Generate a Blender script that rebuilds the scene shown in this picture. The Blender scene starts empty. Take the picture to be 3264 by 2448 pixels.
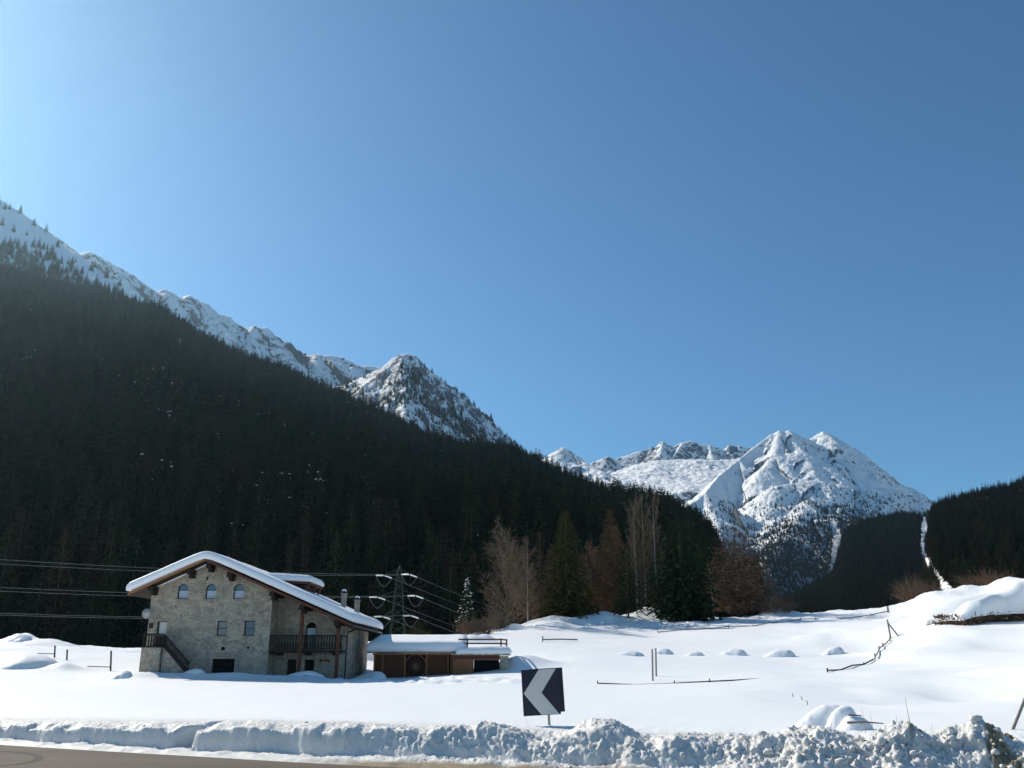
import bpy, math, random
import numpy as np
from mathutils import Vector
from mathutils.geometry import tessellate_polygon

# ------------------------------------------------------------------ camera, sky, sun, exposure
sc = bpy.context.scene
col = sc.collection
R_ = math.radians
PITCH = R_(17.4); CAM_H = 2.2; F = 2827.0           # focal length in photo pixels (3264 wide)
SUN_AZ, SUN_EL = -50.0, 34.0                         # left of the view direction, above the ridge

cam_d = bpy.data.cameras.new('camera'); cam = bpy.data.objects.new('camera', cam_d); col.objects.link(cam)
cam_d.sensor_width = 36.0; cam_d.lens = 36.0 * F / 3264.0
cam_d.clip_start = 0.1; cam_d.clip_end = 40000
cam.location = (0, 0, CAM_H); cam.rotation_euler = (math.pi / 2 + PITCH, 0, 0)
sc.camera = cam

w = bpy.data.worlds.new('World'); sc.world = w; w.use_nodes = True
nt = w.node_tree
sky = nt.nodes.new('ShaderNodeTexSky'); sky.sky_type = 'NISHITA'; sky.sun_disc = False
sky.sun_elevation = R_(SUN_EL); sky.sun_rotation = R_(SUN_AZ)
sky.altitude = 1500; sky.air_density = 1.0; sky.dust_density = 0.4; sky.ozone_density = 2.0
bg = nt.nodes['Background']; bg.inputs['Strength'].default_value = 0.083
tint = nt.nodes.new('ShaderNodeMix'); tint.data_type = 'RGBA'; tint.blend_type = 'MULTIPLY'; tint.inputs[0].default_value = 1.0
tint.inputs[7].default_value = (0.60, 0.96, 1.10, 1)              # clean, slightly cyan winter sky
nt.links.new(sky.outputs[0], tint.inputs[6]); nt.links.new(tint.outputs[2], bg.inputs['Color'])

sun_d = bpy.data.lights.new('sun', 'SUN'); sun = bpy.data.objects.new('sun', sun_d); col.objects.link(sun)
sun_d.energy = 4.4; sun_d.angle = R_(0.53); sun_d.color = (1.0, 0.925, 0.80)
_L = Vector((math.sin(R_(SUN_AZ)) * math.cos(R_(SUN_EL)), math.cos(R_(SUN_AZ)) * math.cos(R_(SUN_EL)), math.sin(R_(SUN_EL))))
sun.rotation_euler = _L.to_track_quat('Z', 'Y').to_euler(); sun.location = _L * 200

vs = sc.view_settings; vs.view_transform = 'Standard'; vs.look = 'None'; vs.exposure = 0.4; vs.gamma = 1.0
vs.use_curve_mapping = False
sc.cycles.max_bounces = 6; sc.cycles.diffuse_bounces = 3; sc.cycles.volume_bounces = 0
sc.cycles.transparent_max_bounces = 8; sc.cycles.use_denoising = True

rng = np.random.default_rng(7); random.seed(7)

# ------------------------------------------------------------------ pixel <-> world
cp, sp = math.cos(PITCH), math.sin(PITCH)
def P(px, py, Y):
    u = (px - 1632) / F; v = (1224 - py) / F
    dy = cp - v * sp; t = Y / dy
    return Vector((u * t, Y, CAM_H + t * (sp + v * cp)))
def PA(pts):                      # list of (px,py,Y) -> array
    return np.array([tuple(P(*p)) for p in pts])
def ae(px, py):                   # pixel -> (X/Y, rise over run)
    u = (px - 1632) / F; v = (1224 - py) / F
    dy = cp - v * sp
    return u / dy, (sp + v * cp) / dy
def proj(X, Y, Z):
    d = Y * cp + (Z - CAM_H) * sp
    up = -Y * sp + (Z - CAM_H) * cp
    return 1632 + F * X / d, 1224 - F * up / d

# ------------------------------------------------------------------ noise
def _hash(ix, iy, seed):
    n = (ix.astype(np.int64) * 374761393 + iy.astype(np.int64) * 668265263 + seed * 974711) & 0x7fffffff
    n = ((n ^ (n >> 13)) * 1274126177) & 0x7fffffff
    n = n ^ (n >> 16)
    return (n & 0xffff) / 65535.0
def vnoise(x, y, seed=0):
    x = np.asarray(x, float); y = np.asarray(y, float)
    ix = np.floor(x); iy = np.floor(y); fx = x - ix; fy = y - iy
    fx = fx * fx * fx * (fx * (fx * 6 - 15) + 10); fy = fy * fy * fy * (fy * (fy * 6 - 15) + 10)
    a = _hash(ix, iy, seed); b = _hash(ix + 1, iy, seed); c = _hash(ix, iy + 1, seed); d = _hash(ix + 1, iy + 1, seed)
    return (a + (b - a) * fx) * (1 - fy) + (c + (d - c) * fx) * fy          # 0..1
def fbm(x, y, o=4, seed=0, gain=0.5):
    s = 0; a = 1; t = 0
    for i in range(o):
        k = 2.03 ** i; ca, sa = math.cos(i * 1.1), math.sin(i * 1.1)
        s = s + a * (vnoise((x * ca - y * sa) * k, (x * sa + y * ca) * k, seed + i * 17) - 0.5); t += a; a *= gain
    return s / t * 2          # about -1..1
def ridged(x, y, o=4, seed=0, gain=0.5):
    s = 0; a = 1; t = 0
    for i in range(o):
        k = 2.1 ** i; ca, sa = math.cos(i * 0.9), math.sin(i * 0.9)
        n = vnoise((x * ca - y * sa) * k, (x * sa + y * ca) * k, seed + i * 31)
        s = s + a * (1 - np.abs(2 * n - 1)); t += a; a *= gain
    return s / t              # 0..1
def sstep(a, b, x):
    t = np.clip((x - a) / (b - a), 0, 1); return t * t * (3 - 2 * t)

# ------------------------------------------------------------------ materials
def mat(name, base=(0.5, 0.5, 0.5), rough=0.8, spec=0.3, metal=0.0):
    m = bpy.data.materials.new(name); m.use_nodes = True
    b = m.node_tree.nodes['Principled BSDF']
    b.inputs['Base Color'].default_value = (*base, 1); b.inputs['Roughness'].default_value = rough
    b.inputs['Specular IOR Level'].default_value = spec; b.inputs['Metallic'].default_value = metal
    return m
class N:
    """small node helper"""
    def __init__(s, m): s.m = m; s.t = m.node_tree; s.b = s.t.nodes['Principled BSDF']
    def n(s, t, **k):
        o = s.t.nodes.new(t)
        for a, v in k.items(): setattr(o, a, v)
        return o
    def l(s, a, b): s.t.links.new(a, b)
    def coord(s, obj=False):
        if obj: return s.n('ShaderNodeTexCoord').outputs['Object']
        return s.n('ShaderNodeNewGeometry').outputs['Position']
    def noise(s, vec, scale, detail=4, rough=0.55):
        o = s.n('ShaderNodeTexNoise'); o.inputs['Scale'].default_value = scale
        o.inputs['Detail'].default_value = detail; o.inputs['Roughness'].default_value = rough
        s.l(vec, o.inputs['Vector']); return o.outputs['Fac']
    def ramp(s, fac, stops):
        o = s.n('ShaderNodeValToRGB'); e = o.color_ramp.elements
        while len(e) < len(stops): e.new(0.5)
        for i, (p, c) in enumerate(stops):
            e[i].position = p; e[i].color = (*c, 1) if len(c) == 3 else c
        s.l(fac, o.inputs['Fac']); return o.outputs['Color']
    def mix(s, fac, a, b, mode='MIX'):
        o = s.n('ShaderNodeMix', data_type='RGBA', blend_type=mode)
        for sock, v in ((o.inputs[0], fac), (o.inputs[6], a), (o.inputs[7], b)):
            if isinstance(v, (int, float)): sock.default_value = v
            elif isinstance(v, tuple): sock.default_value = (*v, 1)
            else: s.l(v, sock)
        return o.outputs[2]
    def math(s, op, a, b=None):
        o = s.n('ShaderNodeMath', operation=op)
        for sock, v in ((o.inputs[0], a), (o.inputs[1], b)):
            if v is None: continue
            if isinstance(v, (int, float)): sock.default_value = v
            else: s.l(v, sock)
        return o.outputs[0]
    def attr(s, name): return s.n('ShaderNodeAttribute', attribute_name=name).outputs['Fac']
    def base(s, c): s.l(c, s.b.inputs['Base Color'])
    def bump(s, h, strength=0.5, dist=0.05):
        o = s.n('ShaderNodeBump'); o.inputs['Strength'].default_value = strength; o.inputs['Distance'].default_value = dist
        s.l(h, o.inputs['Height']); s.l(o.outputs['Normal'], s.b.inputs['Normal'])
    def scaled(s, vec, v):
        o = s.n('ShaderNodeMapping'); o.inputs['Scale'].default_value = v; s.l(vec, o.inputs['Vector']); return o.outputs['Vector']

SNOW = (0.88, 0.885, 0.885)
def m_snow(name, bscale=6.0, bdist=0.03, strength=0.4):
    m = mat(name, SNOW, 0.55, 0.25); k = N(m); g = k.coord()
    a = k.noise(g, bscale, 6, 0.6)
    k.base(k.mix(k.math('MULTIPLY', k.noise(g, 0.35, 3), 0.5), (0.89, 0.895, 0.895), (0.85, 0.86, 0.865)))
    k.bump(a, strength, bdist); return m
M = {}
M['snow'] = m_snow('snow', 1.6, 0.05, 0.35)
M['snow_roof'] = m_snow('roof_snow', 2.5, 0.05, 0.35)

def m_bank():
    m = mat('ploughed_snow', SNOW, 0.6, 0.2); k = N(m); g = k.coord()
    n1 = k.noise(g, 9, 7, 0.65); n2 = k.noise(g, 2.2, 6, 0.7)
    d = k.math('ADD', k.math('MULTIPLY', k.attr('dirt'), 1.0), k.math('MULTIPLY', k.math('SUBTRACT', n2, 0.5), 0.8))
    f = k.ramp(d, [(0.32, (0, 0, 0)), (0.75, (1, 1, 1))])
    grime = k.mix(k.noise(g, 14, 4), (0.20, 0.145, 0.085), (0.42, 0.34, 0.24))
    k.base(k.mix(f, k.mix(k.attr('clean'), k.mix(n2, (0.82, 0.80, 0.77), (0.66, 0.64, 0.60)), (0.87, 0.88, 0.88)), grime))  # gritty bank snow, its colour also lowered to deepen the shaded face
    k.bump(n1, 0.7, 0.035); return m
M['bank'] = m_bank()

def m_road():
    m = mat('asphalt', (0.12, 0.11, 0.1), 0.85, 0.25); k = N(m); g = k.coord()
    big = k.noise(k.scaled(g, (0.15, 0.6, 1)), 1.0, 5, 0.6); fine = k.noise(g, 60, 3, 0.7)
    c = k.mix(k.ramp(big, [(0.3, (0, 0, 0)), (0.72, (1, 1, 1))]), (0.10, 0.080, 0.056), (0.16, 0.125, 0.085))
    c = k.mix(k.math('MULTIPLY', fine, 0.55), c, (0.05, 0.047, 0.043))
    d = k.math('ADD', k.attr('dirt'), k.math('MULTIPLY', k.math('SUBTRACT', k.noise(g, 1.6, 6, 0.7), 0.5), 1.1))
    c = k.mix(k.ramp(d, [(0.45, (0, 0, 0)), (0.85, (1, 1, 1))]), c, (0.21, 0.135, 0.065))
    k.base(c); k.bump(fine, 0.5, 0.01); return m
M['road'] = m_road()
M['tyre'] = mat('tyre_rubber_mark', (0.045, 0.042, 0.04), 0.8, 0.2)

def m_rock_snow(name, sc_=1.0, rock_lo=0.62, rock_hi=0.78, streak=(1, 1, 0.35), rock=((0.06, 0.068, 0.082), (0.135, 0.147, 0.165))):
    """snow lying where the rock is flat enough to hold it"""
    m = mat(name, SNOW, 0.7, 0.15); k = N(m)
    geo = k.n('ShaderNodeNewGeometry'); g = geo.outputs['Position']
    sep = k.n('ShaderNodeSeparateXYZ'); k.l(geo.outputs['True Normal'], sep.inputs[0])
    n1 = k.noise(k.scaled(g, streak), 0.022 * sc_, 7, 0.62)
    n2 = k.noise(g, 0.006 * sc_, 4, 0.6)
    v = k.math('ADD', sep.outputs['Z'], k.math('ADD', k.math('MULTIPLY', k.math('SUBTRACT', n1, 0.5), 0.95), k.math('MULTIPLY', k.math('SUBTRACT', n2, 0.5), 0.5)))
    hold = k.ramp(v, [(rock_lo, (0, 0, 0)), (rock_hi, (1, 1, 1))])
    rc = k.mix(n1, rock[0], rock[1])
    k.base(k.mix(k.math('MULTIPLY', hold, 1.0), rc, k.mix(k.math('MULTIPLY', k.attr('forest'), 0.72), SNOW, (0.03, 0.03, 0.028))))
    k.bump(n1, 0.9, 14.0 / sc_); return m
M['ridge_rock'] = m_rock_snow('ridge_rock_and_snow', 2.2, 0.52, 0.66)
M['peak_rock'] = m_rock_snow('peak_rock_and_snow', 3.0, 0.38, 0.50)
M['far_rock'] = m_rock_snow('far_rock_and_snow', 1.6, 0.57, 0.70)

def m_hill():
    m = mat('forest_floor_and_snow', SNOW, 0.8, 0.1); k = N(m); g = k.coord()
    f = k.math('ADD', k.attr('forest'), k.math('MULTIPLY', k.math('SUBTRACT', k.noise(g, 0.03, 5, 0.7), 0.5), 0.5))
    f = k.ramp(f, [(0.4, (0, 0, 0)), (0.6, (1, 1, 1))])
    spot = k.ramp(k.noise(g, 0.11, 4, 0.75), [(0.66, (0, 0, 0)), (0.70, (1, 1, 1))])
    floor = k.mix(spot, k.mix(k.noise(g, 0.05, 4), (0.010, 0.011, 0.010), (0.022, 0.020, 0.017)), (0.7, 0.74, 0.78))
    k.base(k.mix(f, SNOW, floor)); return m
M['hill'] = m_hill()

def m_needle(name, a, b, tip=None):
    m = mat(name, a, 1.0, 0.0); k = N(m)
    r = k.n('ShaderNodeObjectInfo').outputs['Random']
    n = k.noise(k.coord(), 0.9, 3)
    c = k.mix(n, a, b)
    if tip: c = k.mix(k.math('MULTIPLY', r, 1.0), c, tip)
    k.base(c); return m
M['spruce'] = m_needle('spruce_needles', (0.013, 0.023, 0.013), (0.03, 0.046, 0.022))
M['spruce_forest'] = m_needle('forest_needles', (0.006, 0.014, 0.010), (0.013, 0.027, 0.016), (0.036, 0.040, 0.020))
M['olive'] = m_needle('olive_needles', (0.033, 0.037, 0.015), (0.064, 0.061, 0.025))
M['larch'] = m_needle('bare_larch_twigs', (0.10, 0.068, 0.05), (0.18, 0.125, 0.09))
M['larch_orange'] = m_needle('rusty_larch_twigs', (0.10, 0.062, 0.036), (0.17, 0.11, 0.064))
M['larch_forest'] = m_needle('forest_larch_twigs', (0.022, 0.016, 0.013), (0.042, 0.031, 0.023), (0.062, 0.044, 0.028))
M['twig'] = m_needle('bare_grey_twigs', (0.115, 0.088, 0.062), (0.19, 0.15, 0.11))
M['twig_brown'] = m_needle('brown_twigs', (0.11, 0.075, 0.054), (0.19, 0.13, 0.09))
M['bark'] = m_needle('bark', (0.055, 0.042, 0.033), (0.1, 0.08, 0.065))
M['bark_pale'] = m_needle('pale_bark', (0.20, 0.175, 0.145), (0.32, 0.29, 0.25))

def m_stone(name, base=((0.30, 0.24, 0.165), (0.52, 0.43, 0.31)), mortar=(0.50, 0.45, 0.36), scale=2.3):
    m = mat(name, base[0], 0.9, 0.15); k = N(m); g = k.coord()
    vec = k.scaled(g, (1, 1, 1.45))
    wob = k.n('ShaderNodeVectorMath', operation='ADD')
    nz = k.n('ShaderNodeTexNoise'); nz.inputs['Scale'].default_value = 4; k.l(g, nz.inputs['Vector'])
    sc_ = k.n('ShaderNodeVectorMath', operation='SCALE'); sc_.inputs['Scale'].default_value = 0.22; k.l(nz.outputs['Color'], sc_.inputs[0])
    k.l(vec, wob.inputs[0]); k.l(sc_.outputs[0], wob.inputs[1])
    v = k.n('ShaderNodeTexVoronoi'); v.inputs['Scale'].default_value = scale; k.l(wob.outputs[0], v.inputs['Vector'])
    e = k.n('ShaderNodeTexVoronoi', feature='DISTANCE_TO_EDGE'); e.inputs['Scale'].default_value = scale; k.l(wob.outputs[0], e.inputs['Vector'])
    sepc = k.n('ShaderNodeSeparateColor'); k.l(v.outputs['Color'], sepc.inputs[0])
    stone = k.ramp(sepc.outputs[0], [(0.0, (0.14, 0.11, 0.085)), (0.35, base[0]), (0.75, base[1]), (1.0, (0.58, 0.47, 0.32))])
    stone = k.mix(0.5, stone, k.mix(k.noise(g, 9, 5, 0.7), (0.15, 0.125, 0.095), (0.62, 0.54, 0.42)))
    joint = k.ramp(e.outputs['Distance'], [(0.02, (0, 0, 0)), (0.11, (1, 1, 1))])
    plaster = k.ramp(k.noise(g, 0.45, 5, 0.6), [(0.42, (0, 0, 0)), (0.62, (1, 1, 1))])
    c = k.mix(joint, mortar, stone)
    c = k.mix(k.math('MULTIPLY', plaster, 0.45), c, (0.40, 0.365, 0.30))
    damp = k.ramp(k.noise(k.scaled(g, (1, 1, 0.4)), 0.8, 5, 0.65), [(0.5, (0, 0, 0)), (0.7, (1, 1, 1))])
    c = k.mix(k.math('MULTIPLY', damp, 0.55), c, (0.17, 0.155, 0.13))
    k.base(c)
    h = k.math('ADD', joint, k.math('MULTIPLY', k.noise(g, 12, 5), 0.6)); k.bump(h, 0.9, 0.05); return m
M['stone'] = m_stone('rubble_stone')
def m_wood(name, a, b, sc_=1.0):
    m = mat(name, a, 0.75, 0.2); k = N(m); g = k.coord()
    k.base(k.mix(k.noise(k.scaled(g, (9 * sc_, 9 * sc_, 1.3)), 2.0, 5, 0.65), a, b)); return m
M['wood_dark'] = m_wood('dark_stained_wood', (0.018, 0.013, 0.011), (0.042, 0.029, 0.022))
M['wood_red'] = m_wood('red_brown_wood', (0.085, 0.034, 0.022), (0.15, 0.062, 0.037))
M['wood_orange'] = m_wood('orange_larch_wood', (0.24, 0.10, 0.04), (0.38, 0.17, 0.07))
M['wood_lattice'] = m_wood('lattice_wood', (0.20, 0.085, 0.045), (0.31, 0.135, 0.07))
M['wood_grey'] = m_wood('weathered_grey_wood', (0.16, 0.135, 0.115), (0.27, 0.24, 0.205))
M['wood_pale'] = m_wood('pale_wood_pole', (0.26, 0.24, 0.20), (0.36, 0.34, 0.29))
M['dark'] = mat('interior_shade', (0.012, 0.012, 0.013), 0.9, 0.1)  # near-black colour standing in for the shade inside openings
M['glass'] = mat('reflection_tinted_glass', (0.10, 0.165, 0.22), 0.08, 0.6)  # blue-grey sky reflection is put into the pane colour
M['curtain'] = mat('pale_curtain_behind_glass', (0.42, 0.50, 0.58), 0.25, 0.5)
M['blind'] = mat('grey_blind', (0.27, 0.28, 0.27), 0.7, 0.3)
M['blind_blue'] = mat('blue_grey_blind', (0.16, 0.19, 0.24), 0.5, 0.4)
M['door_white'] = mat('cream_painted_door', (0.74, 0.70, 0.62), 0.5, 0.35)
M['iron'] = mat('dark_iron', (0.03, 0.03, 0.033), 0.55, 0.4, 0.5)
M['copper'] = mat('brown_gutter_metal', (0.06, 0.04, 0.033), 0.5, 0.5, 0.4)
M['concrete'] = m_stone('chimney_render', ((0.36, 0.34, 0.3), (0.45, 0.42, 0.38)), (0.42, 0.4, 0.36), 5)
M['galv'] = mat('galvanised_steel', (0.27, 0.28, 0.27), 0.5, 0.5, 0.6)
M['steel_pylon'] = mat('weathered_pylon_steel', (0.055, 0.065, 0.052), 0.65, 0.4, 0.2)
M['insul'] = mat('glass_insulator', (0.86, 0.90, 0.90), 0.12, 1.0)
M['wire'] = mat('aluminium_wire', (0.22, 0.25, 0.24), 0.5, 0.5, 0.3)
M['sign_black'] = mat('sign_black_film', (0.012, 0.014, 0.03), 0.45, 0.4)
M['sign_white'] = mat('sign_white_film', (0.66, 0.64, 0.58), 0.45, 0.4)
M['dirt'] = m_needle('frozen_earth', (0.10, 0.075, 0.045), (0.22, 0.165, 0.10))
M['straw'] = mat('dry_grass_stem', (0.30, 0.23, 0.14), 0.8, 0.2)

# ------------------------------------------------------------------ mesh building
WLOC = {}
def link(o, parent=None):
    col.objects.link(o)
    if parent: o.parent = parent
    return o
def wloc(o):
    v = Vector(o.location)
    while o.parent: o = o.parent; v = v + o.location
    return v
def thing(name, loc, label, cat, group=None):
    o = bpy.data.objects.new(name, None); o.location = loc; o.empty_display_size = 0.5; link(o)
    o['label'] = label; o['category'] = cat
    if group: o['group'] = group
    return o
def tag(o, label=None, cat=None, group=None, kind=None):
    if label: o['label'] = label
    if cat: o['category'] = cat
    if group: o['group'] = group
    if kind: o['kind'] = kind
    return o
def np_mesh(name, V, Fq, m, smooth=True, attrs=None, tris=None):
    """vertices (n,3), quads (k,4) and/or triangles"""
    me = bpy.data.meshes.new(name); V = np.asarray(V, np.float32)
    nq = 0 if Fq is None else len(Fq); ntri = 0 if tris is None else len(tris)
    idx = []
    if nq: idx.append(np.asarray(Fq, np.int32).ravel())
    if ntri: idx.append(np.asarray(tris, np.int32).ravel())
    idx = np.concatenate(idx)
    tot = np.concatenate([np.full(nq, 4, np.int32), np.full(ntri, 3, np.int32)])
    start = np.concatenate([[0], np.cumsum(tot)[:-1]]).astype(np.int32)
    me.vertices.add(len(V)); me.vertices.foreach_set('co', V.ravel())
    me.loops.add(len(idx)); me.loops.foreach_set('vertex_index', idx)
    me.polygons.add(nq + ntri); me.polygons.foreach_set('loop_start', start)
    me.update(calc_edges=True)
    if smooth: me.polygons.foreach_set('use_smooth', np.ones(nq + ntri, bool))
    for an, av in (attrs or {}).items():
        a = me.attributes.new(an, 'FLOAT', 'POINT'); a.data.foreach_set('value', np.asarray(av, np.float32))
    if m: me.materials.append(m)
    me.validate(); return me
def grid_faces(nr, nc):
    i = np.arange(nr * nc).reshape(nr, nc)
    return np.stack([i[:-1, :-1], i[:-1, 1:], i[1:, 1:], i[1:, :-1]], -1).reshape(-1, 4)
def np_obj(name, V, Fq, m, parent=None, smooth=True, attrs=None, tris=None):
    V = np.asarray(V, float)
    if parent: V = V - np.array(wloc(parent))
    o = bpy.data.objects.new(name, np_mesh(name, V, Fq, m, smooth, attrs, tris)); return link(o, parent)

class MB:
    """collects shapes in WORLD coordinates; build() makes one mesh object, local to its parent"""
    def __init__(s): s.v = []; s.f = []
    def add(s, vs, fs):
        n = len(s.v); s.v += [tuple(v) for v in vs]; s.f += [tuple(i + n for i in f) for f in fs]; return s
    def box(s, x0, x1, y0, y1, z0, z1):
        return s.add([(x0, y0, z0), (x1, y0, z0), (x1, y1, z0), (x0, y1, z0), (x0, y0, z1), (x1, y0, z1), (x1, y1, z1), (x0, y1, z1)],
                     [(3, 2, 1, 0), (4, 5, 6, 7), (0, 1, 5, 4), (1, 2, 6, 5), (2, 3, 7, 6), (3, 0, 4, 7)])
    def bar(s, a, b, wx, wz=None, up=(0, 0, 1)):
        a = Vector(a); b = Vector(b); wz = wz or wx; d = (b - a).normalized(); u = Vector(up)
        if abs(d.dot(u)) > 0.98: u = Vector((0, 1, 0))
        r = d.cross(u).normalized() * wx / 2; t = r.cross(d).normalized() * wz / 2
        vs = [p + i * r + j * t for p in (a, b) for i, j in ((-1, -1), (1, -1), (1, 1), (-1, 1))]
        return s.add(vs, [(0, 1, 2, 3), (7, 6, 5, 4), (1, 0, 4, 5), (2, 1, 5, 6), (3, 2, 6, 7), (0, 3, 7, 4)])
    def tube(s, pts, r, n=6, r2=None):
        pts = [Vector(p) for p in pts]; k = len(pts); vs = []; fs = []
        for i, p in enumerate(pts):
            d = (pts[min(i + 1, k - 1)] - pts[max(i - 1, 0)]).normalized()
            u = Vector((0, 0, 1)) if abs(d.z) < 0.9 else Vector((1, 0, 0))
            a = d.cross(u).normalized(); b = a.cross(d)
            rr = r if r2 is None else r + (r2 - r) * i / (k - 1)
            vs += [p + (a * math.cos(2 * math.pi * j / n) + b * math.sin(2 * math.pi * j / n)) * rr for j in range(n)]
        for i in range(k - 1):
            for j in range(n):
                fs.append((i * n + j, i * n + (j + 1) % n, (i + 1) * n + (j + 1) % n, (i + 1) * n + j))
        fs += [tuple(range(n - 1, -1, -1)), tuple((k - 1) * n + j for j in range(n))]
        return s.add(vs, fs)
    def poly(s, pts, off):
        """prism: polygon extruded by vector off"""
        n = len(pts); off = Vector(off); pts = [Vector(p) for p in pts]
        vs = pts + [p + off for p in pts]
        return s.add(vs, [tuple(range(n)), tuple(range(2 * n - 1, n - 1, -1))] + [((i + 1) % n, i, n + i, n + (i + 1) % n) for i in range(n)])
    def build(s, name, m, parent=None, smooth=False):
        o0 = wloc(parent) if parent else Vector((0, 0, 0))
        me = bpy.data.meshes.new(name); me.from_pydata([Vector(v) - o0 for v in s.v], [], s.f); me.materials.append(m)
        if smooth: me.polygons.foreach_set('use_smooth', [True] * len(me.polygons))
        me.update(); return link(bpy.data.objects.new(name, me), parent)

# ------------------------------------------------------------------ near terrain
CTRL = [  # (photo x, photo y, distance ahead): the snow surface
 (-700, 2290, 34), (-700, 2200, 50), (-700, 2140, 70), (-700, 2040, 110), (-700, 2070, 170),
 (0, 2302, 29), (500, 2303, 26.5), (1000, 2298, 25), (1300, 2298, 24.5), (1750, 2306, 24), (2200, 2316, 23), (2600, 2322, 22), (3000, 2330, 21), (3264, 2325, 21), (4000, 2330, 20),
 (0, 2205, 45), (800, 2203, 45), (1632, 2207, 45), (2400, 2203, 45), (3000, 2210, 42), (3264, 2175, 44), (4000, 2120, 42),
 (0, 2158, 69), (300, 2165, 68), (415, 2163, 67), (800, 2166, 66), (1090, 2172, 66), (1400, 2160, 70), (1650, 2152, 72), (0, 2118, 78), (120, 2112, 80), (230, 2138, 76),
 (600, 2148, 75), (1000, 2150, 80), (1280, 2140, 83), (1620, 2120, 82),
 (2000, 2182, 60), (2420, 2165, 60), (2640, 2145, 66), (3264, 2120, 56), (3264, 2050, 72), (3264, 1990, 88), (3000, 2000, 92), (2800, 2108, 73), (2840, 2038, 95),
 (1850, 2095, 85), (2020, 2092, 88), (2353, 2088, 90), (2670, 2082, 88), (1700, 2052, 105), (2000, 2045, 115), (2400, 2030, 117), (2700, 2000, 120),
 (1640, 2032, 118), (1830, 2018, 132), (2100, 2014, 134), (2500, 1982, 138), (2830, 1951, 140), (2700, 1950, 155), (2480, 1962, 155), (2908, 1906, 145), (3053, 1884, 145), (3156, 1884, 145), (3264, 1862, 140), (3700, 1830, 140),
 (1600, 2008, 150), (1750, 1990, 152), (1950, 1978, 155), (2070, 1965, 158), (2250, 1968, 155), (2400, 1968, 158),
 (1220, 2055, 100), (1400, 2055, 105), (900, 2085, 100), (440, 2074, 105), (300, 2072, 105), (170, 2055, 112), (90, 2046, 112), (0, 2052, 112),
 (0, 2080, 170), (500, 2090, 170), (1200, 2075, 170), (1600, 2040, 190), (2000, 2020, 200), (2400, 2000, 200), (2800, 1985, 200), (3264, 1930, 200), (3700, 1900, 200),
]
_C = PA(CTRL); _Q = np.stack([_C[:, 0] / _C[:, 1] * 2.2, np.log(_C[:, 1])], 1); _zc = _C[:, 2]
def _tps(r2): return 0.5 * r2 * np.log(r2 + 1e-9)
_n = len(_Q); _D = ((_Q[:, None] - _Q[None]) ** 2).sum(-1)
_A = np.zeros((_n + 3, _n + 3)); _A[:_n, :_n] = _tps(_D) + np.eye(_n) * 0.0008
_A[:_n, _n] = 1; _A[:_n, _n + 1:] = _Q; _A[_n, :_n] = 1; _A[_n + 1:, :_n] = _Q.T
_W = np.linalg.solve(_A, np.concatenate([_zc, [0, 0, 0]]))
def field_base(X, Y):
    X = np.asarray(X, float); Y = np.maximum(np.asarray(Y, float), 8.0); sh = X.shape
    q = np.stack([np.clip(X / Y, -1.0, 0.95).ravel() * 2.2, np.log(np.minimum(Y, 230)).ravel()], 1)
    z = np.empty(len(q))
    for i in range(0, len(q), 40000):
        b = q[i:i + 40000]
        z[i:i + 40000] = _tps(((b[:, None] - _Q[None]) ** 2).sum(-1)) @ _W[:_n] + _W[_n] + b @ _W[_n + 1:]
    return z.reshape(sh)
# bumps of the snow cover: (px, py, Y, half width x, half depth y, height)
BUMPS = [(1760, 1992, 146, 5.0, 3.0, 1.5), (1930, 1975, 148, 4.5, 3.5, 1.7), (2075, 1950, 150, 3.2, 2.5, 2.0), (2480, 1955, 152, 4, 3, 1.2), (1640, 1995, 140, 2.0, 1.5, .8),
         (70, 2047, 110, 2.6, 2, 1.0), (180, 2058, 108, 3.4, 2, .6), (1205, 2050, 92, 2.0, 1.6, 1.3), (1665, 2112, 79, 2.6, 2.4, 1.0),
         (1770, 1990, 142, 3, 2, .7), (1500, 2030, 108, 2.2, 1.5, 1.0), (1545, 2028, 110, 1.4, 1.2, .9), (2980, 1893, 142, 3, 3, .7), (3080, 1885, 142, 2.5, 3, .7), (3215, 1880, 140, 3, 3, .8),
         (205, 2128, 76, 1.6, 1.2, .55), (3100, 1935, 100, 10, 4, 1.6)]
_BW = [(tuple(P(b[0], b[1], b[2])), b[3], b[4], b[5]) for b in BUMPS]
def field_z(X, Y):
    z = field_base(X, Y)
    for (c, wx, wy, h) in _BW:
        d = ((X - c[0]) / wx) ** 2 + ((Y - c[1]) / wy) ** 2
        z = z + h * np.exp(-d * 1.2)
    far = sstep(30, 110, Y)
    z = z + fbm(X * 0.11, Y * 0.11, 3, 3) * (0.05 + 0.10 * far) + fbm(X * 0.5, Y * 0.5, 3, 5) * (0.02 + 0.02 * far)
    hx = sstep(-31, -29, X) * sstep(-12, -15, X)
    z = z + hx * np.exp(-((Y - 67.2) / 0.8) ** 2) * 0.42 * (0.55 + 0.7 * vnoise(X * 0.45, Y * 0.2, 15))
    pl = sstep(-15, -12, X) * sstep(3, -1, X) * sstep(58, 63, Y) * sstep(73, 69, Y)
    z = z + pl * fbm(X * 0.9, Y * 0.9, 4, 17) * 0.30
    ar = sstep(0.22, 0.42, X / np.maximum(Y, 1)) * sstep(26, 36, Y); z = z + ar * (fbm(X * 0.09 + 4, Y * 0.045, 3, 13) * 1.0)
    rough = sstep(132, 142, Y) * sstep(175, 160, Y) + 0.8 * sstep(96, 103, Y) * sstep(-0.05, -0.2, X / Y)
    z = z + rough * (fbm(X * 0.35, Y * 0.35, 4, 9) * 0.45)
    return z
def fz(x, y): return float(field_z(np.array([x]), np.array([y]))[0])

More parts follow.
